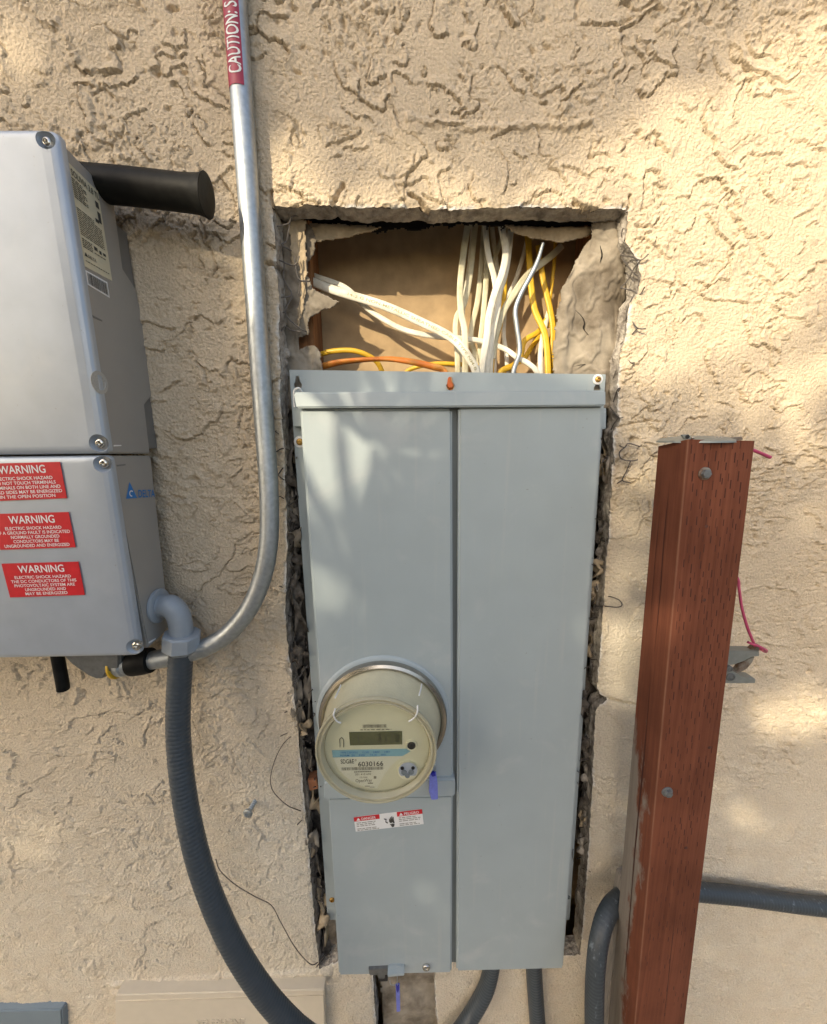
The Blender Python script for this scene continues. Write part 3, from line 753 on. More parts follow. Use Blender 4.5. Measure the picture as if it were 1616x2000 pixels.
wire([(520, 934, -.026), (542, 928, -.012), (555, 912, .004), (572, 908, .02)]); wire([(542, 928, -.012), (558, 938, .004), (575, 936, .02)])
wire([(528, 978, -.02), (545, 970, -.008), (556, 976, .004), (560, 990, .012)]); wire([(550, 815, .008), (545, 830, .004), (540, 842, .0)])
wire([(546, 785, .01), (552, 800, .012), (553, 815, .01)]); wire([(546, 1145, -.004), (560, 1148, .006), (578, 1142, .02), (570, 1128, .02)])
wire([(565, 1260, .01), (580, 1250, .02), (594, 1238, .03)]); wire([(560, 1200, .008), (572, 1205, .015), (585, 1195, .02)])
wire([(562, 1355, -.002), (575, 1335, .004), (588, 1318, .012), (600, 1300, .02)]); wire([(556, 1392, -.003), (572, 1385, .003), (586, 1380, .012)])
wire([(548, 1438, -.003), (565, 1430, .0), (582, 1422, .008), (592, 1415, .015)])
wire([(592, 1424, .014), (578, 1432, .004), (556, 1450, -.006), (540, 1478, -.010), (530, 1510, -.010), (529, 1532, -.009), (537, 1550, -.008), (560, 1572, -.006), (582, 1582, -.003), (597, 1586, .006)], 0.0007)
wire([(581, 1611, -.004), (590, 1602, -.001), (602, 1594, .006)])
wire([(422, 1678, -.012), (430, 1700, -.010), (460, 1728, -.010), (500, 1752, -.009), (530, 1768, -.009), (548, 1800, -.010), (575, 1848, -.008), (600, 1878, -.006), (614, 1884, -.004), (628, 1872, .004), (636, 1862, .012)], 0.0008)
wire([(617, 1890, -.003), (630, 1876, .004), (640, 1864, .012), (660, 1868, .02)])
wire([(1228, 430, .012), (1214, 455, .010), (1222, 480, .012), (1212, 500, .012)]); wire([(1212, 498, .012), (1235, 502, .004), (1252, 508, -.004), (1267, 496, -.008)])
wire([(1252, 508, -.004), (1238, 525, .004), (1226, 548, .012), (1212, 562, .012)]); wire([(1215, 505, .012), (1235, 530, .006), (1248, 545, .002), (1245, 570, .004)])
wire([(1212, 562, .012), (1236, 568, .006), (1250, 575, .0), (1260, 560, -.006)]); wire([(1236, 580, .004), (1225, 605, .004), (1222, 625, .004)])
wire([(1228, 615, .006), (1244, 640, -.004), (1262, 642, -.008)]); wire([(1246, 640, -.004), (1232, 656, .002), (1212, 672, .010)]); wire([(1215, 675, .010), (1222, 690, .006), (1230, 707, .0), (1240, 709, -.005)])
wire([(1230, 707, 0), (1208, 718, .006), (1198, 738, .012)]); wire([(1208, 765, -.003), (1212, 758, -.005), (1206, 762, .0), (1198, 785, .008)])
wire([(1192, 795, .012), (1208, 815, -.002), (1218, 815, -.006)]); wire([(1208, 816, -.002), (1198, 830, .006), (1190, 850, .015)])
wire([(1190, 852, .012), (1204, 866, .002), (1220, 874, -.005), (1228, 866, -.008), (1250, 872, -.008)]); wire([(1220, 874, -.006), (1210, 884, -.008), (1214, 896, -.010), (1232, 900, -.010), (1246, 898, -.010)])
wire([(1232, 900, -.010), (1224, 920, -.008), (1216, 938, -.006), (1232, 943, -.008)]); wire([(1216, 938, -.006), (1200, 948, .004), (1188, 960, .012)])
wire([(1178, 1163, .008), (1195, 1166, -.004), (1210, 1172, -.010), (1215, 1182, -.010), (1205, 1186, -.008), (1185, 1184, .0), (1165, 1184, .01)])
for i in range(48):                                     # broken ends in the left gap
    y = rw.uniform(860, 1780); x = 556 + (y - 900) * 0.062 * (y > 1150) + rw.uniform(0, 24)
    L = rw.uniform(10, 34); a = rw.uniform(0, 6.28)
    wire([(x, y, rw.uniform(-.004, .022)), (x + L * .5 * math.cos(a) + rw.uniform(-6, 6), y + L * .5 * math.sin(a), rw.uniform(.0, .03)), (x + L * math.cos(a) * .6, y + L * math.sin(a), rw.uniform(.004, .035))], 0.0009)
for i in range(48):                                     # and in the right gap
    y = rw.uniform(850, 1700); x = 1192 - (y - 850) * 0.055 + rw.uniform(-26, 2)
    L = rw.uniform(10, 34); a = rw.uniform(0, 6.28)
    wire([(x, y, rw.uniform(-.004, .022)), (x + L * .5 * math.cos(a) + rw.uniform(-6, 6), y + L * .5 * math.sin(a), rw.uniform(.0, .03)), (x + L * math.cos(a) * .6, y + L * math.sin(a), rw.uniform(.004, .035))], 0.0008)
# scraps of torn paper and lumps of mortar in the gaps
def scrap(px, py, y, wpx, hpx, m, name='paper_scrap'):
    s = pscale(px, py, y); c = at(px, py, y); n = 6; sd_ = rw.random() * 100
    V = []; F = []
    ax = rw.uniform(-0.7, 0.7); ay = rw.uniform(-1.0, 1.0)
    for i in range(n):
        for j in range(n):
            u, v = i / (n - 1) - .5, j / (n - 1) - .5
            k = 1 + 0.5 * math.sin(sd_ + 7 * u + 5 * v) * (abs(u) + abs(v))
            x = u * wpx * s * k; z = v * hpx * s * k
            d = 0.010 * math.sin(sd_ + 6 * u) * math.cos(sd_ * 2 + 5 * v) + rw.uniform(-.0025, .0025)
            V.append(c + Vector((x * math.cos(ay) + d * math.sin(ay), d * math.cos(ay) - x * math.sin(ay) * 0.8 + z * math.sin(ax) * .5, z + rw.uniform(-.0012, .0012))))
    for i in range(n - 1):
        for j in range(n - 1): F.append((i * n + j, (i + 1) * n + j, (i + 1) * n + j + 1, i * n + j + 1))
    o = put(name, V, F, m, wall); md = o.modifiers.new('thick', 'SOLIDIFY'); md.thickness = 0.0009
def lump(px, py, y, rpx, m, name='mortar_chunk'):
    s = pscale(px, py, y); c = at(px, py, y); bm = bmesh.new(); bmesh.ops.create_icosphere(bm, subdivisions=2, radius=rpx * s)
    for v in bm.verts:
        k = 1 + rw.uniform(-.18, .22); v.co = Vector((v.co.x * k * 0.9, v.co.y * k * 0.7, v.co.z * k * 1.1)) + c
    put_bm(name, bm, m, wall, smooth=False, auto=None)
for i in range(40):
    y = rw.uniform(840, 1860); x = 560 + max(0, y - 1150) * 0.075 + rw.uniform(4, 26)
    scrap(x, y, rw.uniform(.004, .034), rw.uniform(14, 30), rw.uniform(26, 64), rw.choice([PAPER, PAPERL, PAPERD, PAPERD]))
for i in range(24):
    y = rw.uniform(850, 1660); x = 1194 - (y - 850) * 0.055 - rw.uniform(6, 26)
    scrap(x, y, rw.uniform(.006, .034), rw.uniform(12, 24), rw.uniform(20, 56), rw.choice([PAPER, PAPERL, PAPERD]))
for (x, y, r) in ((1212, 440, 9), (1217, 455, 7), (1198, 705, 7), (1172, 1080, 9), (1170, 1098, 8), (1168, 1145, 9), (1160, 1300, 9), (1155, 1420, 8), (1150, 1440, 10), (1148, 1462, 7), (1150, 1500, 9), (1143, 1520, 8), (1140, 1640, 12), (1136, 1660, 9),
                  (558, 690, 9), (556, 708, 8), (640, 1862, 9), (650, 1872, 8), (1120, 1858, 8), (1108, 1862, 7)):
    lump(x, y, 0.022, r, MORTAR)
slab('wood_shim', [(601, 1523), (618, 1520), (622, 1541), (605, 1545)], 0.012, 0.030, CORK, wall, 0.001)

# ================================================================== METER PANEL
panel = thing('electrical_panel', 'tall grey enamelled electrical meter panel with two doors in the broken opening', 'electrical panel', at(880, 1900, 0.0))
YF, YD = 0.010, -0.045          # mounting flange, door face
fl = slab('mounting_flange', [(565, 722), (1184, 731), (1113, 1797), (640, 1797)], YF, YF + 0.003, GREY, panel, 0.0006)
kh = []
def keyhole(px, py, y, r):
    s = pscale(px, py, y); c = at(px, py, y)
    prof = []
    for k in range(14): 
        a = math.radians(-230 + k * 280 / 13); prof.append((c.x + r * s * math.cos(a + math.radians(0)), c.z - 0.25 * r * s + r * s * math.sin(a)))
    prof += [(c.x + 0.38 * r * s, c.z + 1.9 * r * s), (c.x - 0.38 * r * s, c.z + 1.9 * r * s)]
    bm = loft_bm([[Vector((x, y - 0.01, z)) for x, z in prof], [Vector((x, y + 0.02, z)) for x, z in prof]])
    return bm
bool_cut(fl, [keyhole(582, 750, YF, 8), keyhole(880, 752, YF, 8), keyhole(1167, 757, YF, 7)])
# box behind the doors
box_px = [(592, 770), (1176, 770), (1100, 1880), (664, 1880)]
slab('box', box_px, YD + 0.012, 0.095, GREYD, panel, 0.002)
slab('side_rail', [(571, 797), (590, 797), (594, 833), (573, 833)], -0.002, YF - 0.0005, GREY, panel, 0.0008)
slab('side_rail', [(1172, 797), (1185, 797), (1184, 838), (1172, 838)], -0.004, YF - 0.0005, GREY, panel, 0.0008)
# rain cap over the doors
f = [at(573, 766, YD - 0.006), at(1184, 762, YD - 0.006), at(1184, 793, YD - 0.008), at(579, 797, YD - 0.008)]
prism('top_cap', f, [Vector((p.x, YF - 0.001, p.z + (0.004 if i < 2 else 0))) for i, p in enumerate(f)], GREY, panel, 0.0018, 3)
# left: meter cover above, cover plate below; right: breaker door
up_px = [(585, 798), (884, 798), (886, 1530), (635, 1534)]
mc = slab('meter_section_cover', up_px, YD, YD + 0.030, GREY, panel, 0.0035, 3)
slab('cover_lip', [(632, 1534), (634, 1528), (889, 1522), (890, 1528), (889, 1556), (632, 1562)], YD - 0.006, YD + 0.020, GREY, panel, 0.002, 3)
slab('lower_cover', [(640, 1559), (885, 1554), (883, 1901), (662, 1906)], YD + 0.003, YD + 0.030, GREY, panel, 0.003, 3)
slab('breaker_door', [(896, 795), (1180, 792), (1101, 1893), (892, 1898)], YD - 0.001, YD + 0.030, GREY, panel, 0.003, 3)
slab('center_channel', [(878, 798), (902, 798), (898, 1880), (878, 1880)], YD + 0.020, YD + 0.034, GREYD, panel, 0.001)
def screw(px, py, y, rpx, m, parent, name='screw', washer=None, hexs=False):
    s = pscale(px, py, y); r = rpx * s; c = at(px, py, y)
    o = lathe(name, c, [(r * 1.0, -0.002), (r * 1.0, 0.0006), (r * 0.93, 0.0016), (r * 0.7, 0.0024), (r * 0.42, 0.0027), (r * 0.40, 0.0012), (r * 0.05, 0.0010)], m, parent, n=20 if not hexs else 6)
    if washer: lathe('washer', c, [(r * 1.65, -0.001), (r * 1.65, 0.0003), (r * 1.5, 0.0008), (r * 0.9, 0.0008)], washer, o, n=24)
    return o
screw(1168, 741, YF, 6, BRASS, panel, washer=WHITE)
screw(586, 863, YF, 7, BRASS, panel, washer=WHITE); screw(649, 1757, YF, 5.5, BRASS, panel)
screw(833, 1890, YD, 7.5, STEEL, panel); screw(1110, 1752, YF, 4, GREYD, panel)
# hasp at the foot of the lower cover
hp = slab('hasp_plate', [(720, 1893), (759, 1891), (759, 1904), (752, 1905), (752, 1912), (740, 1912), (737, 1905), (722, 1905)], YD - 0.001, YD + 0.004, ZINC, panel, 0.0008)
slab('hasp_slot', [(760, 1890), (784, 1889), (785, 1896), (762, 1898)], YD - 0.002, YD + 0.004, GREY, panel, 0.0008)
slab('hasp_foot', [(757, 1904), (790, 1902), (790, 1906), (758, 1909)], YD - 0.010, YD + 0.004, GREY, panel, 0.0008)
slab('latch_block', [(738, 1906), (757, 1904), (758, 1917), (740, 1918)], YD + 0.006, YD + 0.022, BLK, panel, 0.0008)
# danger sticker
A, B, C_, D_ = [at(x, y, YD + 0.0024) for x, y in ((691, 1596), (824.5, 1580), (828, 1609.5), (695, 1624.5))]
stk = prism('danger_sticker', [A, B, C_, D_], [p + Vector((0, .0003, 0)) for p in (A, B, C_, D_)], WHITE, panel, label='small red and white danger sticker', smooth=False, auto=None)
Q = (A, B, C_, D_)
strips('red_header', Q, [(0.0, 0.0, 0.375, 0.30)], RED, stk); strips('red_header', Q, [(0.63, 0.0, 1.0, 0.30)], RED, stk)
def qline(body, Q, u0, u1, vb, h, lift=Vector((0, -0.0006, 0))):
    BL = quad_uv(*Q, u0, vb) + lift; BR = quad_uv(*Q, u1, vb) + lift; TL = quad_uv(*Q, u0, vb - h) + lift
    return (body, BL, BR, TL)
lettering('lettering', [qline('DANGER', Q, 0.11, 0.32, 0.24, 0.17)], WHITE, stk)
lettering('lettering', [qline('PELIGRO', Q, 0.735, 0.95, 0.24, 0.17)], WHITE, stk)
def poly_on(name, Q, pts, m, parent, lift):
    V = [quad_uv(*Q, u, v) + Vector((0, -lift, 0)) for u, v in pts]
    return put(name, V, [tuple(range(len(V)))], m, parent, smooth=False)
for u in (0.065, 0.69): poly_on('warning_triangle', Q, [(u - .03, .25), (u, .06), (u + .03, .25)], WHITE, stk, .0006)
ru = random.Random(5)
R = []
for v in (.40, .51, .62, .80, .90): R += words(v, v + .045, .03, .36 - ru.uniform(0, .08), ru, .03, .08, .012); R += words(v - .02, v + .025, .65, .97 - ru.uniform(0, .08), ru, .03, .08, .012)
strips('print_lines', Q, R, PRINTG, stk, kind='stuff')
# hand and bolt pictogram
hand = [(0.505, .52), (0.51, .36), (0.52, .36), (0.523, .46), (0.527, .28), (0.537, .26), (0.541, .44), (0.546, .22), (0.556, .22), (0.559, .44), (0.566, .26), (0.576, .27), (0.576, .50), (0.582, .66),
        (0.575, .72), (0.55, .62), (0.53, .68), (0.508, .60)]
poly_on('hand_pictogram', Q, hand, PRINT, stk, .0006)
poly_on('hand_pictogram', Q, [(0.508, .72), (0.53, .74), (0.55, .70), (0.58, .76), (0.567, .93), (0.535, .95), (0.528, .84)], PRINT, stk, .0006)
poly_on('hand_pictogram', Q, [(0.435, .30), (0.475, .36), (0.462, .52), (0.488, .60), (0.478, .68), (0.448, .56), (0.458, .42), (0.437, .37)], PRINT, stk, .0006)

# ------------------------------------------------------------------ electric meter
mb = at(748, 1410, YD - 0.012); mr = at(735, 1469, -0.107)
RB = 125.5 * pscale(748, 1410, YD - 0.012); RR = 119 * pscale(735, 1469, -0.107)
meter = thing('electric_meter', 'round glass-fronted electric meter on the left half of the grey panel', 'electric meter', Vector((mb.x, YD, mb.z - RB)))
D0 = mb.y - mr.y
def msh(d): return Vector((mr.x - mb.x, 0, mr.z - mb.z)) * (d / D0)
# embossed collar belongs to the cover
lathe('embossed_collar', Vector((mb.x, YD, mb.z)), [(RB * 1.065, -0.001), (RB * 1.055, 0.0015), (RB * 1.03, 0.003), (RB * 0.99, 0.0035), (RB * 0.90, 0.0035)], GREY, panel, n=64, cap=False)
lathe('sealing_ring', mb, [(RB * .985, -.012), (RB * 1.0, -.006), (RB * 1.005, -.002), (RB * .99, .002), (RB * .95, .004), (RB * .915, .003), (RB * .905, -.003)], RINGM, meter, n=72, cap=False)
def mp_(f, d): return (f, d)
cov = lathe('cover', mb, [(RB * .905, .0), (RB * .905, .003), (RR * 1.020, .010), (RR * .995, .030), (RR * .985, D0 - .010), (RR * .995, D0 - .006), (RR * 1.0, D0 - .003)], COVERM, meter, n=72, shear=msh, cap=False)
lathe('front_rim', mb, [(RR * 1.0, D0 - .0035), (RR * 1.004, D0 - .001), (RR * .985, D0 + .0015), (RR * .965, D0 + .0012), (RR * .955, D0 - .0008), (RR * .945, D0 - .0010), (RR * .93, D0 + .0012), (RR * .905, D0 + .0010), (RR * .89, D0 - .002), (RR * .883, D0 - .0062), (RR * .87, D0 - .0068), (RR * .862, D0 - .0056)], RIMM, meter, n=72, shear=msh, cap=False)
YFACE = mr.y + 0.010
face = lathe('face_plate', mb, [(RR * .93, D0 - .014), (RR * .93, D0 - .0105), (RR * .90, D0 - .010)], FACEM, meter, n=64, shear=msh)
lathe('clear_window', mb, [(RR * .872, D0 - .0062), (RR * .872, D0 - .0056)], GLASS, meter, n=64, shear=msh)
def fpt(x, y, l=0.0004): return at(x, y, YFACE - l)
def fq(pts, l): return tuple(fpt(x, y, l) for x, y in pts)
def fdecal(name, pts, m, l, parent=face):
    return decal(name, pts, YFACE - l, m, parent)
fdecal('label_field', [(651, 1480), (788, 1477), (775, 1486), (762, 1499), (752, 1512), (744, 1526), (737, 1540), (722, 1539), (705, 1534), (688, 1526), (673, 1515), (661, 1501)], FACEW, .0005)
st = fdecal('blue_stripe', [(648.5, 1465.5), (797, 1462.5), (802, 1467), (795, 1472), (787, 1476.5), (650.5, 1479.5)], FACEB, .0006)
lc = fdecal('display', [(682, 1430), (786, 1428), (786, 1454), (684, 1456)], LCD, .0008)
Ql = fq([(682, 1430), (786, 1428), (786, 1454), (684, 1456)], .0011)
def seg7(u, ch, w=.075, t=.018):
    S7 = {'0': 'abcdef', '1': 'bc', '3': 'abgcd', '4': 'fgbc', '5': 'afgcd', '8': 'abcdefg', '7': 'abc'}[ch]
    v0, v1, vm = .22, .78, .5; tv = .07
    D = dict(a=(u, v0, u + w, v0 + tv), d=(u, v1 - tv, u + w, v1), g=(u, vm - tv / 2, u + w, vm + tv / 2), f=(u, v0, u + t, vm), e=(u, vm, u + t, v1), b=(u + w - t, v0, u + w, vm), c=(u + w - t, vm, u + w, v1))
    return [D[c] for c in S7]
for u, ch in ((.10, '1'), (.52, '3'), (.63, '1'), (.74, '1'), (.85, '3')): strips('display_digit', Ql, seg7(u, ch), LCDD, lc)
lettering('lettering', [('SDG&E', fpt(666, 1491.5, .0009), fpt(692, 1490.8, .0009), fpt(665.4, 1483, .0009))], PRINT, face)
lettering('lettering', [('6030166', fpt(700, 1497, .0009), fpt(749, 1495.6, .0009), fpt(699.6, 1487.5, .0009))], PRINT, face)
for _l in [('201 410 630', fpt(694, 1514.4, .0009), fpt(725, 1513.6, .0009), fpt(693.8, 1510.6, .0009)),
                        ('OpenWay', fpt(695, 1528, .0009), fpt(727, 1526.6, .0009), fpt(694.6, 1521.6, .0009)),
                        ('CL200', fpt(703, 1519.8, .0009), fpt(718, 1519.4, .0009), fpt(702.8, 1517, .0009)),
                        ('\u00ae', fpt(693, 1487, .0009), fpt(697, 1487, .0009), fpt(693, 1482.5, .0009))]: lettering('lettering', [_l], PRINTG, face)
lettering('lettering', [('TYPE C2SODLS', fpt(665, 1471.8, .0010), fpt(699, 1471.2, .0010), fpt(665, 1468.2, .0010)), ('CL200', fpt(708, 1471, .0010), fpt(721, 1470.8, .0010), fpt(708, 1467.6, .0010)),
                        ('240V', fpt(729, 1470.6, .0010), fpt(742, 1470.4, .0010), fpt(729, 1467.2, .0010)), ('1.0Kh', fpt(751, 1470.2, .0010), fpt(762, 1470, .0010), fpt(751, 1466.8, .0010))], BLUEP, st)
lettering('lettering', [('FORM  2S', fpt(665, 1477.4, .0010), fpt(693, 1476.8, .0010), fpt(665, 1474, .0010)), ('3W', fpt(701, 1476.6, .0010), fpt(714, 1476.4, .0010), fpt(701, 1473.2, .0010)), ('TA 30', fpt(723, 1476.2, .0010), fpt(736, 1476, .0010), fpt(723, 1472.8, .0010)),
                        ('60Hz', fpt(744, 1475.8, .0010), fpt(754, 1475.6, .0010), fpt(744, 1472.4, .0010))], BLUEP, st)
Qb = fq([(667, 1499), (749, 1497.2), (749.4, 1503), (668, 1505)], .0009)
strips('barcode', Qb, bars(0, 1, 0, 1, 46, ru), PRINTG, face, lift=Vector((0, 0, 0)))
Qb = fq([(709, 1415.4), (755.6, 1414.4), (755.8, 1421), (709.2, 1422)], .0006)
strips('barcode', Qb, bars(0, 1, 0, 1, 36, ru), PRINTG, face, lift=Vector((0, 0, 0)))
Qb = fq([(704, 1424), (765, 1423), (765, 1426), (704, 1427)], .0006)
strips('print_lines', Qb, words(.2, .8, 0, 1, ru, .05, .15, .04), PRINTG, face, lift=Vector((0, 0, 0)))
Qb = fq([(692, 1506), (726, 1505), (726, 1509), (692, 1510)], .0009)
strips('print_lines', Qb, words(.2, .7, 0, 1, ru, .05, .1, .02) , PRINTG, face, lift=Vector((0, 0, 0)))
Qb = fq([(716, 1528), (742, 1528), (742, 1540), (716, 1540)], .0009)
strips('print_lines', Qb, [(.1, .05, .5, .22), (-.1, .55, .25, .68), (.25, .72, .6, .82), (.55, -1.0, .75, -.6)], PRINTG, face, lift=Vector((0, 0, 0)))
tube('magnet_mark', [fpt(664.5, 1459, .001), fpt(664, 1449, .001), fpt(664, 1444, .001), fpt(667.5, 1441, .001), fpt(671, 1444, .001), fpt(671.5, 1449, .001), fpt(671.5, 1459, .001)], .0006, PRINTG, face, n=6)
s_ = pscale(804, 1455, YFACE)
lathe('button_collar', fpt(804, 1453.5, 0), [(11.5 * s_, -.001), (11.5 * s_, .0025), (10 * s_, .0034), (8.4 * s_, .0026), (8.2 * s_, .0)], FACEM, face, n=32)
lathe('reset_button', fpt(804, 1454.5, 0), [(8 * s_, .0005), (8 * s_, .0024), (6.5 * s_, .0032)], BLK, face, n=32)
pt = lathe('optical_port', fpt(797, 1502.5, 0), [(21 * s_, -.001), (20 * s_, .0035), (18.5 * s_, .0042)], FACEM, face, n=40)
V = []
cpt = fpt(797, 1504, .0045)
for k in range(40):
    a = 2 * math.pi * k / 40; V.append(cpt + Vector((18.2 * s_ * math.cos(a), -.0006, max(-12.5 * s_, 18.2 * s_ * math.sin(a)))))
put('port_plate', V, [tuple(range(40))], PORT, pt, smooth=False)
for (x, y, r) in ((786, 1500, 3.0), (807, 1499.6, 2.8), (789.5, 1508.5, 4.6), (803.5, 1508, 4.6), (796, 1515, 4.0)):
    lathe('port_hole', fpt(x, y, .0056), [(r * 1.25 * s_, .0), (r * 1.2 * s_, .0008), (r * .95 * s_, .0009), (r * .9 * s_, .0001), (r * .1 * s_, .0001)], GREYD if r > 3.5 else BLK, pt, n=18)
# highlights on the cover edge, modelled as white tubes
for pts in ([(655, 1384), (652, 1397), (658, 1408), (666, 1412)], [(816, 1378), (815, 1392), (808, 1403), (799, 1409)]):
    tube('cover_highlight', [at(x, y, mr.y - .003 + 0.002 * i * (i > 1)) for i, (x, y) in enumerate(pts)], .0011, WHITE, meter, n=8)
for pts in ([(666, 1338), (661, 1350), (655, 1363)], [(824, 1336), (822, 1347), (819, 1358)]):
    tube('cover_highlight', [at(x, y, mb.y - .010 - .020 * i) for i, (x, y) in enumerate(pts)], .0010, WHITE, meter, n=8)

# seal tags
t = thing('seal_tag', 'translucent blue seal tag hanging beside the round meter', 'seal tag', at(848, 1562, YD - 0.02))
slab('tag_body', [(840, 1510), (852, 1508), (855, 1530), (856, 1562), (843, 1563), (838, 1545)], YD - 0.020, YD - 0.017, TAG, t, 0.0008)
slab('tag_core', [(841, 1511), (850, 1509), (852, 1516), (845, 1518)], YD - 0.021, YD - 0.0165, TAGD, t, 0.0006)
tube('tag_wire', [at(850, 1490, YD - 0.015), at(852, 1499, YD - 0.018), at(847, 1511, YD - 0.019)], .0005, GALV, t, n=5)
t = thing('seal_tag', 'thin blue seal tag hanging from the latch under the panel', 'seal tag', at(777, 1978, YD - 0.004))
slab('tag_body', [(773, 1923), (781, 1922), (782, 1976), (775, 1977)], YD - 0.004, YD - 0.002, TAG, t, 0.0006)
slab('tag_core', [(774, 1925), (780, 1925), (780, 1934), (777, 1940), (774.5, 1934)], YD - 0.005, YD - 0.0015, TAGD, t, 0.0004)
tube('tag_wire', [at(762, 1914, YD - .004), at(763, 1922, YD - .006), at(770, 1924, YD - .006), at(776, 1918, YD - .006), at(776, 1906, YD - .012), at(777, 1925, YD - .004)], .0006, GALV, t, n=5)

# ================================================================== CABLES IN THE OPENING
def cable(label, pts, m, w=0.0055, flat=0.45, twist=0.0, y0=0.07, y1=0.05, group='house wiring in the opening', name='cable', cat='cable', print_=None):
    if not callable(w): w = w * .76
    n = len(pts); P = []
    for i, p in enumerate(pts):
        y = p[2] if len(p) > 2 else y0 + (y1 - y0) * i / (n - 1)
        P.append(at(p[0], p[1], min(y, .103)))
    Q_ = smooth_path(P, 10)
    V, F = tube_geo(Q_, w, 20, flat, twist, groove=0.22 if (flat < .6 and not print_) else 0.0)
    o = put(name, V, F, m, None, auto=60, label=label, cat=cat, group=group)
    if print_:
        acc = [0.0]
        for a, b in zip(Q_[:-1], Q_[1:]): acc.append(acc[-1] + (b - a).length)
        def fn(u, v):
            i = max(0, min(len(Q_) - 2, int(np.searchsorted(acc, u)) - 1)); k = (u - acc[i]) / max(1e-9, acc[i + 1] - acc[i])
            c = Q_[i].lerp(Q_[i + 1], k); T = (Q_[min(i + 2, len(Q_) - 1)] - Q_[max(i - 1, 0)]).normalized()
            nr = Vector((0, -1, 0)) - T * -T.y; nr.normalize(); sd_ = T.cross(nr); 
            if flip: sd_ = -sd_
            q = (v - .5) * w * .62
            return c + sd_ * -q + nr * (w * flat * math.sqrt(max(0, 1 - (q / w) ** 2)) + .0003)
        tx, u0, u1, flip = print_
        lettering('printing', [(tx, (u0, 0), (u1, 0), (u0, 1))], CPRINT, o, fn=fn)
    return o
cable('cream printed flat cable, leftmost of the hanging bundle', [(930, 360), (916, 430), (906, 491), (899, 560), (901, 610), (908, 650), (909, 725), (906, 800)], WCAB2, .0062, .42, y0=.085, y1=.040)
cable('cream flat cable hanging just behind the leftmost printed one', [(945, 360), (929, 440), (919, 534), (908, 590), (893, 618), (890, 650), (894, 700), (894, 800)], WCAB2, .0056, .45, y0=.095, y1=.055)
cable('white flat cable passing behind the middle of the hanging bundle', [(938, 350), (946, 423), (953, 491), (966, 545), (969, 590), (962, 640), (958, 725), (958, 800)], WCAB, .0056, .45, y0=.075, y1=.055)
cable('greenish white cable bowed left behind the bundle', [(950, 380), (943, 490), (934, 583), (923, 632), (920, 665), (929, 700), (934, 800)], WCAB2, .0058, .5, y0=.105, y1=.07)
cable('straight cream cable behind the middle of the bundle', [(948, 370), (949, 440), (951, 520), (945, 610), (938, 680), (936, 800)], WCAB2, .0056, .45, y0=.10, y1=.075)
cable('bright white cable, frontmost of the hanging bundle', [(968, 350), (978, 430), (988, 491), (981, 534), (967, 572), (955, 619), (951, 659), (941, 725), (938, 800)], WCAB, .0066, .5, y0=.065, y1=.030)
cable('white cable running down beside the frontmost one', [(1000, 430), (990, 520), (976, 572), (972, 605), (962, 655), (951, 725), (949, 800)], WCAB, .0060, .5, y0=.075, y1=.040)
cable('thin white cable hanging right of the printed leftmost cable', [(925, 360), (924, 450), (914, 540), (905, 600), (902, 660), (901, 725), (900, 800)], WCAB, .0046, .5, y0=.11, y1=.065)
cable('white cable furthest back in the middle of the bundle', [(958, 370), (962, 450), (972, 530), (977, 600), (968, 660), (966, 725), (966, 800)], WCAB, .0046, .5, y0=.115, y1=.08)
cable('thin cream cable curving left to right at the back of the bundle', [(990, 370), (985, 450), (960, 520), (944, 580), (946, 640), (955, 690), (957, 800)], WCAB2, .0046, .5, y0=.12, y1=.085)
cable('thin white cable crossing behind the silver wire', [(1040, 400), (1030, 470), (1010, 540), (990, 590), (984, 650), (990, 700), (994, 800)], WCAB, .0046, .5, y0=.12, y1=.08)
cable('cream cable slanting from upper right into the bundle', [(1098, 480), (1078, 499), (1030, 538), (1002, 578), (984, 608), (969, 655), (962, 700)], WCAB2, .0065, .42, y0=.085, y1=.060)
cable('thick white printed flat cable crossing the opening from the left stud', [(590, 540, .07), (614, 552, .07), (660, 569, .062), (750, 597, .055), (825, 630, .048), (875, 655, .042), (900, 676, .036), (920, 705, .032), (930, 728, .030), (934, 790, .03)], WCAB, .0082, .42, print_=('14-2 G NON-METALLIC SHEATHED CABLE TYPE NM-B', .075, .30, False))
cable('thin white cable sagging below the printed crossing cable', [(595, 530, .085), (620, 541, .08), (675, 562, .075), (715, 600, .07), (750, 624, .065), (792, 645, .06), (850, 657, .06), (890, 660, .065), (940, 666, .068), (985, 681, .06), (1010, 698, .052), (1035, 712, .045), (1050, 732, .040), (1054, 790, .04)], WCAB, .0052, .55)
cable('short white cable between the yellow cables', [(1072, 610, .09), (1062, 650, .075), (1056, 690, .06), (1056, 728, .05), (1056, 790, .05)], WCAB, .0052, .6)
cable('thick yellow cable on the right, bent left at its top', [(1024, 380), (1032, 469), (1037, 550), (1045, 605), (1065, 655), (1071, 726), (1070, 800)], YCAB, .0062, .55, y0=.095, y1=.040)
cable('yellow cable, rightmost of those reaching the panel', [(1052, 480), (1061, 545), (1075, 605), (1081, 655), (1075, 726), (1074, 800)], YCAB, .0058, .55, y0=.090, y1=.052)
cable('thin yellow cable high on the right edge of the hole', [(1088, 400), (1085, 477), (1082, 523), (1074, 590), (1070, 640)], YCAB, .0034, .7, y0=.10, y1=.085)
cable('yellow cable showing behind the white bundle', [(1000, 420), (990, 520), (984, 590), (978, 635), (966, 675), (961, 726), (961, 800)], YCAB, .0045, .6, y0=.11, y1=.065)
cable('yellow cable looped low between white and thick yellow cables', [(1068, 624), (1052, 648), (1025, 666), (1017, 695), (1000, 716), (978, 728), (965, 780)], YCAB, .0055, .6, y0=.085, y1=.055)
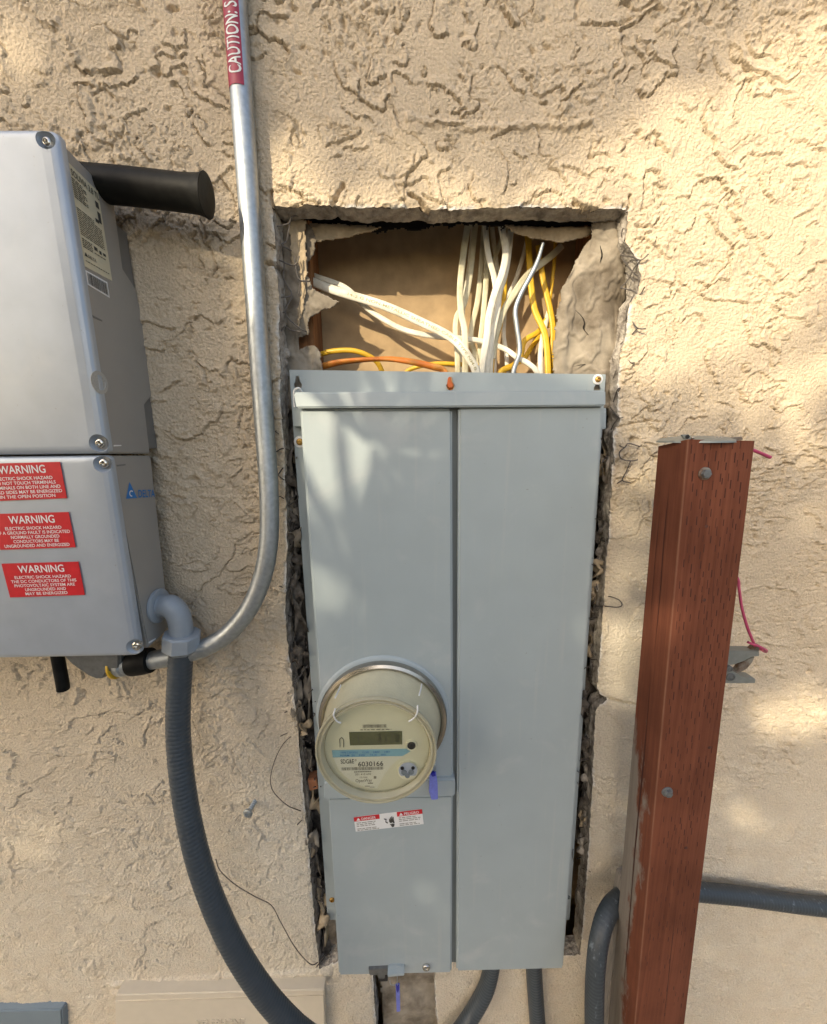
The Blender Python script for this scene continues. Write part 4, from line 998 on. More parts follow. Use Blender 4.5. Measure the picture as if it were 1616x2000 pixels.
cable('lower yellow cable of the loop, against the board', [(1062, 650), (1040, 676), (1024, 700), (1000, 714), (985, 726), (975, 790)], YCAB, .0050, .55, y0=.10, y1=.07)
cable('yellow cable arching out of the left stud', [(600, 704, .08), (622, 694, .07), (650, 686, .062), (690, 685, .06), (722, 696, .065), (740, 712, .07), (752, 740, .075)], YCAB, .0050, .75)
cable('yellow cable running low behind the orange cable', [(790, 735, .075), (800, 722, .075), (842, 711, .07), (890, 711, .07), (940, 716, .075), (960, 730, .08)], YCAB, .0042, .8)
cable('orange cable twisting along the top of the panel', [(608, 722, .06), (632, 715, .052), (675, 706, .045), (750, 701, .042), (800, 706, .040), (845, 716, .040), (868, 726, .040), (884, 770, .040)], OCAB, .0062, .72, twist=18)
cable('bare silver wire snaking down between white and yellow cables', [(1061, 475, .045), (1047, 518, .045), (1018, 574, .045), (1007, 606, .045), (1010, 640, .045), (1015, 687, .045), (1003, 727, .04), (999, 790, .04)], GALV, lambda s, t: .0022 + .0014 * min(1, t * 6), 1.0, name='bare_wire', cat='wire')
slab('orange_tab', [(876, 736), (881, 735), (883, 747), (887, 750), (885, 757), (877, 758), (874, 751)], YF - 0.004, YF + 0.008, ORANGE, None, 0.001, label='small orange plastic tab in the keyhole atop the panel', cat='plastic tab')
tube('wire_loop', [at(576, 795, -.004), at(574, 775, -.006), at(576, 762, -.008), at(584, 758, -.01), at(590, 765, -.006)], .0014, WHITE, None, n=7, label='white wire loop at the top left corner of the panel', cat='wire')

# ================================================================== INVERTER
YI = -0.100
XR = at(205, 886, YI).x
inv = thing('solar_inverter', 'silver grey wall-mounted solar inverter with red warning stickers', 'inverter', Vector((XR - 0.2, -0.05, at(250, 1287, YI).z)))
XL = XR - 0.42
def prof_x(pix): return [atx(a, b, XR) for a, b in pix]
def extrude_x(name, pix, x1, m, parent, bevel=0.0, seg=3, dx=0.0, fix=None):
    P = [p.copy() for p in prof_x(pix)]
    if fix: P = fix(P)
    f = [Vector((p.x + dx, p.y, p.z)) for p in P]
    return prism(name, f, [Vector((x1, p.y, p.z)) for p in f], m, parent, bevel, seg)
zt = at(60, 249, YI).z; zs_ = atx(206, 886, XR).z; zb = at(200, 1284, YI).z; zs2 = zs_ - 0.0022
y_split = YI + 0.013
def soft_cover(name, x0, x1, yf, yb, z0, z1):
    def loop(ins, y, r=.016):
        out = []
        X0, X1, Z0, Z1 = x0 + ins, x1 - ins, z0 + ins * .35, z1 - ins * .35; rr = max(.004, r - ins * .4)
        for cx_, cz_, a0 in ((X1 - rr, Z1 - rr, 0), (X0 + rr, Z1 - rr, 90), (X0 + rr, Z0 + rr, 180), (X1 - rr, Z0 + rr, 270)):
            for k in range(7):
                a = math.radians(a0 + k * 15); out.append(Vector((cx_ + rr * math.cos(a), y, cz_ + rr * math.sin(a))))
        return out
    bm = loft_bm([loop(0, yb, .006), loop(0, yf + .0075, .006), loop(.0006, yf + .0050, .008), loop(.003, yf + .0026), loop(.008, yf + .0010), loop(.016, yf + .0002), loop(.026, yf)])
    return put_bm(name, bm, ALU, inv, auto=50)
# body (side colour), then a thin front cover with rounded edges in silver
up = extrude_x('upper_housing', [(124, 281), (222, 385), (241, 525), (266, 564), (280, 627), (297, 774), (283, 791), (294, 886), (214, 886)], XL, ALUS, inv, 0.0015, 2)
fc = soft_cover('upper_cover', XL - .002, XR + .0012, YI, y_split - .0008, zs_, zt)
lw = extrude_x('lower_housing', [(215, 890), (295, 890), (332, 1222), (318, 1240), (290, 1266)], XL, ALUS, inv, 0.0015, 2)
lc2 = soft_cover('lower_cover', XL - .002, XR + .0012, YI, y_split - .0008, zb, zs2)
extrude_x('heat_sink', [(222, 430), (252, 455), (267, 560), (282, 640), (299, 780), (302, 790), (311, 876), (285, 876), (270, 640), (240, 520)], XL, ALUD, inv, 0.001, 2, dx=-.002)
# corner pockets with socket screws
def pocket(px, py, cov, rpx=15):
    c = at(px, py, YI); s = pscale(px, py, YI)
    bm = bmesh.new(); bmesh.ops.create_uvsphere(bm, u_segments=28, v_segments=16, radius=1.0)
    bmesh.ops.scale(bm, vec=(rpx * 1.2 * s, .0115, rpx * 1.2 * s), verts=bm.verts); bmesh.ops.translate(bm, verts=bm.verts, vec=Vector((c.x + .002, YI - .001, c.z)))
    bool_cut(cov, [bm])
    b_ = lathe('bolt', Vector((c.x, YI + .0085, c.z)), [(9.5 * s, -.002), (9.5 * s, .002), (8.6 * s, .0045), (6.2 * s, .0055), (5.0 * s, .0056), (4.6 * s, .0025), (.4 * s, .0022)], STEEL, inv, n=28)
for a, b, cv in ((83, 270, fc), (188, 866, fc), (196, 906, lc2), (261, 1266, lc2)): pocket(a, b, cv)
# seams and moulded marks on the side
def on_side(a, b, l=.0004): 
    p = atx(a, b, XR); p.x += l; return p
def side_quad(name, pts, m, parent, l):
    V = [on_side(a, b, l) for a, b in pts]
    return prism(name, V, [p - Vector((.0003, 0, 0)) for p in V], m, parent, smooth=False, auto=None)
side_quad('moulded_mark', [(180, 615), (199, 625), (199, 628), (180, 619)], ALUD, inv, .0006)
side_quad('moulded_mark', [(222, 869), (237, 869), (237, 871), (222, 872)], WHITE, inv, .0004)
side_quad('moulded_mark', [(228, 908), (245, 906), (245, 909), (229, 911)], ALUD, inv, .0004)
side_quad('moulded_mark', [(290, 1254), (304, 1246), (304, 1249), (291, 1257)], WHITE, inv, .0004)
ms = atx(193, 747, XR)
lathe('round_seal', ms + Vector((.0008, 0, 0)), [(.0125, 0), (.0125, .0005), (.0085, .0006), (.0083, .0001)], SEAL, inv, n=32, axis=Vector((1, 0, 0)))
# rating label
RL = [on_side(a, b, .0005) for a, b in ((129, 313), (191, 374), (219, 549), (165, 520))]
rl = prism('rating_label', RL, [p - Vector((.0003, 0, 0)) for p in RL], LABEL, inv, smooth=False, auto=None)
LX = Vector((.0004, 0, 0))
R = []
for i in range(9): R += words(.13 + i * .022, .141 + i * .022, .06, .50 - .1 * (i % 3 == 0), ru, .05, .14, .02)
for i in range(13): R += words(.41 + i * .021, .419 + i * .021, .06, .88 - .25 * (i in (0, 1)), ru, .06, .2, .02)
for i in range(5): R += words(.705 + i * .020, .715 + i * .020, .06, .40, ru, .05, .12, .02)
R += words(.78, .79, .45, .85, ru); R += words(.93, .938, .06, .9, ru); R += [(.46, .71, .58, .75), (.64, .72, .72, .76), (.78, .72, .88, .75)]
R += [(.70, .36, .82, .40), (.80, .15, .92, .22), (.82, .26, .93, .38)]
strips('print_lines', RL, R, PRINT, rl, lift=LX, kind='stuff')
lettering('lettering', [qline('SOLIVIA 3.8 TL', RL, .08, .97, .105, .065, LX * 1.5), qline('DELTA', RL, .17, .45, .885, .032, LX * 1.5)], PRINT, rl)
V = [quad_uv(*RL, u, v) + LX * 1.5 for u, v in ((.05, .885), (.105, .84), (.16, .885))]; put('logo_mark', V, [(0, 1, 2)], PRINT, rl, smooth=False)
RB2 = [on_side(a, b, .0005) for a, b in ((166, 527), (209, 551), (214, 582), (171, 556))]
rb2 = prism('barcode_label', RB2, [p - Vector((.0003, 0, 0)) for p in RB2], WHITE, inv, smooth=False, auto=None)
strips('barcode', RB2, bars(.12, .9, .05, .95, 30, ru), PRINT, rb2, lift=LX)
# DELTA mark on the lower housing
DQ = [on_side(a, b, .0005) for a, b in ((244, 941), (300, 941), (302, 972), (246, 974))]
lg = put('logo', [quad_uv(*DQ, u, v) for u, v in ((.0, 1.0), (.14, .0), (.36, .98))], [(0, 1, 2)], BLUEP, inv, smooth=False, label='blue triangle logo and maker name')
V = [quad_uv(*DQ, .17 + .07 * math.cos(a) * k, .70 + .19 * math.sin(a) * k) + LX for k in (1.0, .62) for a in [math.radians(70 + 13 * i) for i in range(20)]]
put('logo_swirl', V, [(i, i + 1, 21 + i, 20 + i) for i in range(19)], WHITE, lg, smooth=False)
lettering('lettering', [qline('DELTA', DQ, .40, 1.0, .95, .48, LX)], BLUEP, lg)
# warning stickers
def sticker(pts, lines, label):
    A, B, C, D = [at(x, y, YI - .0013) for x, y in pts]
    s_ = prism('warning_sticker', [A, B, C, D], [p + Vector((0, .0004, 0)) for p in (A, B, C, D)], RED, inv, smooth=False, auto=None, label=label)
    Q = (A, B, C, D); L = [qline('WARNING', Q, .5 - .30, .5 + .30, .28, .22, Vector((0, -.0003, 0)))]
    for i, (tx, w) in enumerate(lines):
        L.append(qline(tx, Q, .5 - w / 2, .5 + w / 2, .455 + i * .123, .088, Vector((0, -.0003, 0))))
    lettering('lettering', L, WHITE, s_)
sticker([(-36, 906), (117, 902), (131, 973), (-18, 979)], [('ELECTRIC SHOCK HAZARD', .74), ('DO NOT TOUCH TERMINALS', .80), ('TERMINALS ON BOTH LINE AND', .90), ('LOAD SIDES MAY BE ENERGIZED', .92), ('IN THE OPEN POSITION', .72)], 'top red warning sticker, cut off at the left')
sticker([(-15, 1004), (134, 1000), (148, 1069), (1, 1074)], [('ELECTRIC SHOCK HAZARD', .74), ('IF A GROUND FAULT IS INDICATED', .94), ('NORMALLY GROUNDED', .64), ('CONDUCTORS MAY BE', .60), ('UNGROUNDED AND ENERGIZED', .86)], 'middle red warning sticker')
sticker([(3, 1101), (153, 1097), (166, 1162), (20, 1167)], [('ELECTRIC SHOCK HAZARD', .74), ('THE DC CONDUCTORS OF THIS', .86), ('PHOTOVOLTAIC SYSTEM ARE', .80), ('UNGROUNDED AND', .54), ('MAY BE ENERGIZED', .56)], 'bottom red warning sticker')
# things sticking out behind and below
tube('rubber_handle', [at(100, 345, -.030), at(170, 357, -.034), at(235, 363, -.038), at(300, 370, -.042), at(350, 376, -.046), at(385, 380, -.048), at(400, 382, -.049), at(406, 383, -.049)],
     lambda s, t: (.0190 if t < .6 else .0190 + .0046 * ((t - .6) / .4) ** 1.6) * (1 if t < .94 else max(.5, 1 - ((t - .94) / .06) ** 3 * .35)), BLACK, None, n=24, label='black rubber handle with flared end sticking out behind the inverter', cat='handle')
tube('black_peg', [at(112, 1278, -.045), at(118, 1310, -.047), at(123, 1338, -.049), at(124, 1347, -.049)], lambda s, t: .0078 if t < .97 else .0066, BLACK, None, n=14, label='short black peg poking down under the inverter', cat='peg')

# ================================================================== STEEL CONDUIT
cond = thing('steel_conduit', 'galvanised steel conduit running up the stucco with red caution label', 'conduit', at(525, 1100, -.02))
cp = [(450, -120, -.0145), (459, 0, -.0145), (486, 385, -.0150), (508, 710, -.0165), (519, 860, -.0200), (526, 970, -.0250), (525, 1060, -.030), (512, 1130, -.034), (487, 1188, -.038), (447, 1236, -.042), (400, 1265, -.046), (345, 1281, -.050), (292, 1290, -.053)]
CR = .0128
_c0 = at(*cp[0]); _cd = (_c0 - at(*cp[1])).normalized()
CP = smooth_path([_c0 + _cd * .7, _c0 + _cd * .3] + [at(*p) for p in cp], 10)
V, F = tube_geo(CP, CR, 24)
put('pipe', V, F, GALV, cond, auto=60)
# upward run out of view
# caution label wrapped on the pipe, lettering follows the curve
T0 = at(472.6, 182, -.0147); T1 = at(450, -120, -.0145); TD = (T1 - T0).normalized(); TL_ = (T1 - T0).length
def on_pipe(s, ang, r=CR + .0005):
    # position along the run from the label's lower end
    px_y = T0 + TD * s
    best = None
    for a, b in zip(CP[:-1], CP[1:]):
        if a.z >= px_y.z >= b.z:
            t = (a.z - px_y.z) / (a.z - b.z); best = a.lerp(b, t); break
    if best is None: best = px_y
    side = TD.cross(Vector((0, -1, 0))).normalized(); nrm = side.cross(TD).normalized()
    if nrm.y > 0: nrm = -nrm
    rt = Vector((1, 0, 0)) - TD * TD.x; rt.normalize()
    return best + nrm * (r * math.cos(ang)) + rt * (r * math.sin(ang))
A0, A1 = math.radians(-92), math.radians(36)
V = []; F = []
ns, na = 24, 14
for i in range(ns + 1):
    for j in range(na + 1): V.append(on_pipe(TL_ * .985 * i / ns, A0 + (A1 - A0) * j / na))
for i in range(ns):
    for j in range(na): F.append((i * (na + 1) + j, i * (na + 1) + j + 1, (i + 1) * (na + 1) + j + 1, (i + 1) * (na + 1) + j))
cl = put('caution_label', V, F, MAROON, cond)
slen = (at(476, 180, -.0145) - at(466, 62, -.0145)).length
lettering('lettering', [('CAUTION: SOLAR CIRCUIT', (.010, 0), (.010 + slen * 2.55, 0), (.010, 1.0))], WHITE, cl, fn=lambda u, v: on_pipe(u, math.radians(26) - v * math.radians(68), CR + .0009))
# fittings under the inverter
def along(pa, pb): return (Vector(pb) - Vector(pa)).normalized()
a_ = at(297, 1289, -.053); d_ = along(a_, at(230, 1300, -.055))
lathe('tape_wrap', a_, [(CR * 1.02, 0), (CR * 1.35, .001), (CR * 1.42, .010), (CR * 1.40, .026), (CR * 1.3, .030), (CR * 1.0, .031)], BLACK, cond, n=24, axis=d_)
lathe('compression_fitting', a_ + d_ * .031, [(CR * 1.15, 0), (CR * 1.2, .004), (CR * 1.1, .006), (CR * 1.25, .008), (CR * 1.25, .014), (CR * 1.05, .015), (CR * 1.05, .018)], GALV, cond, n=24, axis=d_)
lathe('yellow_ring', a_ + d_ * .049, [(CR * 1.1, 0), (CR * 1.38, .0004), (CR * 1.38, .0030), (CR * 1.1, .0034)], YCAB, cond, n=24, axis=d_)
f = [at(x, y, -.070) for x, y in ((122, 1262), (234, 1262), (234, 1308), (208, 1317), (206, 1324), (190, 1329), (172, 1322), (140, 1300), (124, 1284))]
prism('conduit_body', f, [Vector((p.x, -.036, p.z)) for p in f], ZINC, cond, .004, 3)

# ================================================================== FLEXIBLE CONDUITS
def hose(name, pts, r, m, parent, pitch=.0060, depth=.032, smooth_=False, **kw):
    P = resample(smooth_path([p if isinstance(p, Vector) else at(*p) for p in pts], 10), pitch / 4)
    V, F = tube_geo(P, lambda s, t: r * (1 - depth * (0.5 + 0.5 * math.cos(2 * math.pi * s / pitch)) ** 2), 20)
    return put(name, V, F, m, parent, auto=80, **kw)
fx = thing('flexible_conduit', 'dark grey flexible conduit hanging from an elbow on the inverter side', 'conduit', at(355, 1290, -.05))
el0 = atx(308, 1183, XR)
s_ = pscale(355, 1250, el0.y)
yn = el0.y - .004
ep = [el0 + Vector((-.004, 0, 0)), el0 + Vector((.010, 0, 0)), at(334, 1184, yn), at(347, 1198, yn), at(353, 1218, yn), at(355, 1240, yn)]
lathe('flange_washer', el0 + Vector((.0005, 0, 0)), [(.0235, 0), (.0235, .003), (.0215, .0042), (.015, .0044)], PVC, fx, n=32, axis=Vector((1, 0, 0)))
V, F = tube_geo(smooth_path(ep, 10), .0150, 22); put('elbow', V, F, PVC, fx, auto=60)
nut = lathe('hex_nut', at(356, 1236, yn), [(.0225, 0), (.0245, .002), (.0245, .0215), (.0215, .0245), (.0185, .028)], PVC, fx, n=8, axis=along(at(356, 1236, yn), at(354, 1290, yn)))
hose('hose', [(355, 1262, yn), (352, 1310, yn - .003), (349, 1370, yn - .008), (349, 1440, yn - .016), (356, 1520, yn - .028), (369, 1600, yn - .040), (391, 1690, yn - .052), (424, 1780, yn - .062), (466, 1865, yn - .068), (520, 1945, yn - .070), (575, 2005, yn - .068), (640, 2060, yn - .06), at(700, 2150, -.06), Vector((at(760, 2150, -.05).x, -.04, .14)), Vector((at(800, 2150, -.04).x, -.03, -.02))], .0160, HOSE, fx)
u1 = thing('flexible_conduit', 'left of the two grey flexible conduits leaving the panel bottom', 'conduit', at(960, 1900, .0))
hose('hose', [(968, 1840, -.010), (960, 1890, -.012), (950, 1930, -.016), (928, 1972, -.022), (903, 2010, -.03), (870, 2055, -.035), (840, 2110, -.04), Vector((at(815, 2150, -.04).x, -.045, .12)), Vector((at(810, 2150, -.04).x, -.045, -.02))], .0150, HOSE, u1)
u2 = thing('flexible_conduit', 'right of the two grey flexible conduits leaving the panel bottom', 'conduit', at(1045, 1900, .0))
hose('hose', [(1043, 1840, -.010), (1043, 1890, -.012), (1046, 1940, -.016), (1051, 2010, -.022), (1056, 2080, -.03), Vector((at(1060, 2140, -.03).x, -.03, .12)), Vector((at(1060, 2140, -.03).x, -.03, -.02))], .0148, HOSE, u2)
u3 = thing('flexible_conduit', 'weathered blue-grey flexible conduit bending round behind the wooden post', 'conduit', at(1160, 1990, -.1))
hose('hose', [Vector((at(1172, 2130, -.11).x, -.11, -.02)), Vector((at(1172, 2130, -.11).x, -.11, .10)), (1168, 2120, -.11), (1162, 2040, -.11), (1161, 1970, -.108), (1164, 1890, -.10), (1172, 1830, -.088), (1186, 1786, -.072), (1208, 1758, -.056), (1245, 1738, -.040), (1300, 1735, -.030), (1370, 1742, -.026), (1450, 1750, -.024), (1550, 1764, -.022), (1640, 1775, -.02), (1760, 1792, -.02), (2000, 1824, -.02), (2600, 1900, -.02)], .0142, HOSEW, u3, depth=.022)

# ================================================================== POST
post = thing('wooden_post', 'reddish brown stained wooden post with knife slits in front of the wall', 'post', (at(1290, 2000, -.10).x, -.10, 0.0))
YP = -.130
fTL, fTR, fBR, fBL = at(1344, 858, YP), at(1476, 861, YP), at(1338, 2000, YP), at(1240, 2000, YP)
bTL, bBL = at(1285, 872, -.074), at(1188, 2000, -.074)
def down_to(a, b, z): return a + (b - a) * ((z - a.z) / (b.z - a.z))
gl, gr, gbl = down_to(fTL, fBL, 0.0), down_to(fTR, fBR, 0.0), down_to(bTL, bBL, 0.0)
wv = fTR - fTL
bTR = Vector((fTR.x - .004, -.074, bTL.z + .002)); gbr = Vector((gr.x - .004, -.074, 0.0))
bm = bmesh.new()
NZ = 60
loops = []
for i in range(NZ + 1):
    t = i / NZ
    loops.append([fTL.lerp(gl, t), fTR.lerp(gr, t), bTR.lerp(gbr, t), bTL.lerp(gbl, t)])
# chamfer the four corners a little
L2 = []
for l in loops:
    q = []
    for i in range(4):
        p, a, b = l[i], l[i - 1], l[(i + 1) % 4]
        c = .0022
        for k in (0.0, .5, 1.0):
            pa = p + (a - p).normalized() * c * (1 - k); pb = p + (b - p).normalized() * c * k
            q.append(p + ((a - p).normalized() * c * (1 - k) ** 2 + (b - p).normalized() * c * k ** 2))
    L2.append(q)
bm = loft_bm(L2)
body = put_bm('timber', bm, POSTM, post, auto=30)
# worn attribute: the lower left side face has lost its stain
mw = WL[body.name]; meb = body.data
aw = meb.attributes.new('worn', 'FLOAT', 'POINT'); vals = []
for v in meb.vertices:
    p = v.co + mw
    back = max(0, min(1, (p.y - YP - .003) / .05)); lowp = max(0, min(1, (fTL.z - .27 - p.z) / .32))
    vals.append(0.05 + 0.72 * min(1, lowp * 1.5) * (0.30 + 0.7 * back) if p.x < (fTL.lerp(gl, (fTL.z - p.z) / max(1e-6, fTL.z)).x + .0015) else 0.0 + 0.25 * lowp * (p.y < YP + .002) * 0.6)
aw.data.foreach_set('value', vals)
ar = meb.attributes.new('arris', 'FLOAT', 'POINT'); ar.data.foreach_set('value', [0.55 if i % 12 == 1 else 0.0 for i in range(len(meb.vertices))])
# knife slits on the front face, cut in rows as the incising roller leaves them
V = []; F = []; rs = random.Random(21)
row = 0; z = fTL.z - .004
while z > 0.30:
    t = (fTL.z - z) / fTL.z
    L_, R_ = fTL.lerp(gl, t), fTR.lerp(gr, t)
    ncol = 6
    off = (row % 5) * .37 % 1.0
    for c in range(ncol):
        u = (c + off + rs.uniform(-.16, .16)) / ncol * .86 + .08
        if u > .97 or rs.random() < .08 + .75 * min(1, t * 1.3): continue
        x = L_.x + (R_.x - L_.x) * u; ln = rs.uniform(.007, .0115) * (1 if t < .5 else .8); w = rs.uniform(.0003, .00065) * (1 - .4 * min(1, t * 1.3)); sl_ = (fBL.x - fTL.x) / (fBL.z - fTL.z)
        o = len(V); zz = z + rs.uniform(-.003, .003)
        V += [Vector((x - w, YP - .00015, zz)), Vector((x + w, YP - .00015, zz)), Vector((x + w - sl_ * ln, YP - .00015, zz - ln)), Vector((x - w - sl_ * ln, YP - .00015, zz - ln))]
        F.append((o, o + 1, o + 2, o + 3))
    z -= .0105; row += 1
put('knife_slits', V, F, SLIT, post, smooth=False, kind='stuff')
def check_crack(pix, fn, wmax):
    P = smooth_path([fn(*p) for p in pix], 6); V = []; F = []
    for i, p in enumerate(P):
        w_ = wmax * math.sin(math.pi * (i + .5) / len(P)) * rs.uniform(.6, 1.1); dx = Vector((w_, 0, 0)) if fn is front_pt else Vector((0, w_ * 1.6, 0))
        V += [p - dx, p + dx]
    for i in range(len(P) - 1): F.append((2 * i, 2 * i + 1, 2 * i + 3, 2 * i + 2))
    put('check_crack', V, F, SLIT, post, smooth=False)
def front_pt(x, y): return at(x, y, YP - .0002)
def left_pt(u, y):          # on the left side face, u = 0 front edge .. 1 back edge
    a = at(1344 + (1240 - 1344) * (y - 858) / 1142, y, YP); t_ = (fTL.z - a.z) / fTL.z
    p = fTL.lerp(gl, t_).lerp(bTL.lerp(gbl, t_), u); nrm_ = (gl - fTL).cross(bTL - fTL).normalized()
    return p + nrm_ * (.0004 if nrm_.x < 0 else -.0004)
check_crack([(.45, 930), (.47, 1050), (.44, 1180), (.46, 1300)], left_pt, .0006)
check_crack([(.52, 1330), (.50, 1500), (.53, 1700), (.50, 1900), (.52, 1990)], left_pt, .0009)
check_crack([(.7, 1000), (.72, 1100), (.7, 1240)], left_pt, .0004)
check_crack([(1322, 1760), (1312, 1850), (1303, 1940), (1296, 2000)], front_pt, .0005)
check_crack([(1400, 1080), (1393, 1150), (1388, 1230)], front_pt, .0003)
for (kx, ky) in ((1380, 1028), (1376, 1172), (1340, 1656), (1386, 1460)):
    s = pscale(kx, ky, YP)
    lathe('knot', front_pt(kx, ky), [(3.4 * s, 0), (3.0 * s, .00015), (1.2 * s, .0002)], KNOT, post, n=16)
def hexbolt(px, py, rpx, wm):
    s = pscale(px, py, YP); c = at(px, py, YP)
    b_ = lathe('bolt', c, [(rpx * .9 * s, -.001), (rpx * .9 * s, .004), (rpx * .82 * s, .0052), (rpx * .3 * s, .0054)], BOLT, post, n=6)
    lathe('washer', c, [(rpx * 1.25 * s, -.0005), (rpx * 1.25 * s, .0011), (rpx * 1.15 * s, .0015), (rpx * .8 * s, .0015)], wm, b_, n=26)
hexbolt(1376, 925, 10, RUST); hexbolt(1303, 1546, 8.5, BOLT)
gw = thing('weathered_board', 'grey weathered board standing behind the lower wooden post', 'board', (at(1200, 1980, -.07).x, -.06, 0))
f = [at(1228, 1745, -.072), at(1330, 1745, -.072), at(1300, 2000, -.072), at(1178, 2000, -.072)]
f[3] = down_to(f[0], f[3], 0.001); f[2] = Vector((f[3].x + .10, -.072, .001))
f[0] = f[3] + (f[0] - f[3]) * 1.0
prism('plank', f, [Vector((p.x, -.034, p.z)) for p in f], GREYWOOD, gw, .0015, 2)

# lamp shade lying on the post top, spring clamp, pink string
sh = thing('metal_dish', 'shallow metal dish with small brackets lying on the post top', 'metal dish', at(1400, 858, -.10))
cs_ = Vector(((fTL.x + fTR.x) / 2 - .006, -.100, (fTL.z + bTL.z) / 2 + .0005))
lathe('bowl', cs_ + Vector((.002, .004, 0)), [(.040, .000), (.0395, .0022), (.034, .0050), (.024, .0068), (.012, .0076), (.002, .0078), (.002, .0068), (.012, .0066), (.024, .0057), (.034, .0040), (.0385, .0012)], CLAMPM, sh, n=44, axis=Vector((0, 0, 1)), cap=False)
f = [at(1332, 849, YP + .004), at(1346, 848, YP + .004), at(1352, 857, YP + .004), at(1338, 858, YP + .004)]
br = prism('bracket', f, [p + Vector((0, .003, 0)) for p in f], CLAMPM, sh, .0004)
lathe('bracket_hole', at(1343, 853, YP + .0035), [(.0022, -.001), (.0022, .0004)], BLK, br, n=14)
f = [at(1400, 858, YP + .005), at(1450, 853, YP + .005), at(1452, 859, YP + .005), at(1402, 860, YP + .005)]
prism('bracket', f, [p + Vector((0, .012, 0)) for p in f], RUST, sh, .0004)
for x in (1352, 1398, 1404): screw(x, 855.5, YP + .006, 2.6, STEEL, sh)
YCl = -.092
scl = thing('spring_clamp', 'grey and rusty metal spring clamp gripping the right side of the post', 'clamp', at(1440, 1335, YCl))
slab('jaw', [(1376, 1271), (1470, 1272), (1484, 1273), (1484, 1282), (1470, 1283), (1455, 1291), (1436, 1298), (1424, 1300), (1376, 1302)], YCl, YCl + .014, CLAMPM, scl, .0008)
slab('jaw', [(1374, 1322), (1420, 1312), (1430, 1310), (1442, 1318), (1455, 1324), (1472, 1324), (1477, 1327), (1476, 1335), (1374, 1335)], YCl - .001, YCl + .013, CLAMPM, scl, .0008)
slab('arm', [(1456, 1290), (1475, 1283), (1470, 1294), (1460, 1306), (1447, 1314), (1438, 1316), (1432, 1310), (1430, 1302), (1438, 1312), (1444, 1306), (1444, 1298)], YCl + .003, YCl + .011, RUST, scl, .0006)
slab('arm', [(1464, 1273), (1474, 1265), (1480, 1260), (1488, 1262), (1489, 1267), (1482, 1273)], YCl + .003, YCl + .011, RUST, scl, .0006)
lathe('pivot', at(1425, 1306, YCl - .001), [(.0042, -.002), (.0042, .001), (.003, .0014), (.0028, .0002), (.0003, .0002)], BOLT, scl, n=18)
lathe('pivot', at(1427, 1322, YCl - .001), [(.0060, -.002), (.0060, .0012), (.0045, .0016), (.0042, .0002), (.0004, .0002)], BOLT, scl, n=18)
pk = thing('pink_cord', 'pink cord tied to the spring clamp beside the post', 'cord', at(1475, 1270, YCl))
tube('strand', [at(1410, 1085, -.07), at(1440, 1128, -.075), at(1444, 1150, -.078), at(1449, 1185, -.082), at(1460, 1225, -.088), at(1475, 1262, YCl + .003)], .0018, PINK, pk, n=9)
tube('knot', [at(1461, 1254, YCl - .002), at(1470, 1258, YCl - .003), at(1480, 1261, YCl - .006), at(1490, 1266, YCl - .006), at(1497, 1270, YCl - .002), at(1495, 1273, YCl + .004), at(1486, 1268, YCl - .004)], .0017, PINK, pk, n=9)
tube('pink_cord', [at(1440, 868, -.088), at(1476, 881, -.090), at(1490, 887, -.090), at(1505, 893.5, -.090)], .0021, PINK, None, n=9, label='pink cord end poking out right of the post top', cat='cord')

# ================================================================== SMALL BOXES AND SCREW
tb = thing('telephone_box', 'beige painted telephone cover box at the bottom of the wall', 'utility box', at(430, 2100, 0))
f = [at(224, 1956, -.016), at(634, 1943, -.016), at(640, 2170, -.016), at(226, 2180, -.016)]
prism('cover', f, [Vector((p.x, .004, p.z)) for p in f], BEIGE, tb, .002, 3)
f = [at(226, 1944, -.021), at(634, 1933, -.021), at(634, 1943, -.021), at(224, 1955, -.021)]
prism('top_flange', f, [Vector((p.x, .004, p.z)) for p in f], BEIGE, tb, .0015, 3)
_t = lettering('lettering', [('TELEPHONE', at(384, 2008, -.0168), at(478, 2005, -.0168), at(384, 1992, -.0168))], BEIGE, tb); _m = _t.modifiers.new('raise', 'SOLIDIFY'); _m.thickness = .0016; _m.offset = 0
bb_ = thing('metal_box', 'blue-grey metal box top at the bottom left corner', 'utility box', at(40, 2100, 0))
f = [at(-60, 1976, -.009), at(120, 1972, -.009), at(128, 2140, -.009), at(-60, 2150, -.009)]
prism('cover', f, [Vector((p.x + (.006 if i in (1, 2) else 0), .004, p.z + (.004 if i < 2 else 0))) for i, p in enumerate(f)], BLUEG, bb_, .002, 2)
f = [at(-60, 1966, -.037), at(126, 1962, -.037), at(127, 1974, -.037), at(-60, 1977, -.037)]
sc = thing('wall_screw', 'small steel screw standing out of the stucco left of the panel', 'screw', at(492, 1578, 0))
a_ = at(500, 1562, .004); d_ = along(a_, at(484, 1589, -.020))
lathe('shank', a_, [(.0034, 0)] + [(.0034 + .0008 * (i % 2), .002 + .0016 * i) for i in range(12)] + [(.0032, .024)], GALV, sc, n=12, axis=d_)
lathe('head', a_ + d_ * .022, [(.0040, 0), (.0080, .0006), (.0080, .0034), (.0062, .0048), (.0030, .0049), (.0028, .0030), (.0003, .0030)], GALV, sc, n=16, axis=d_)

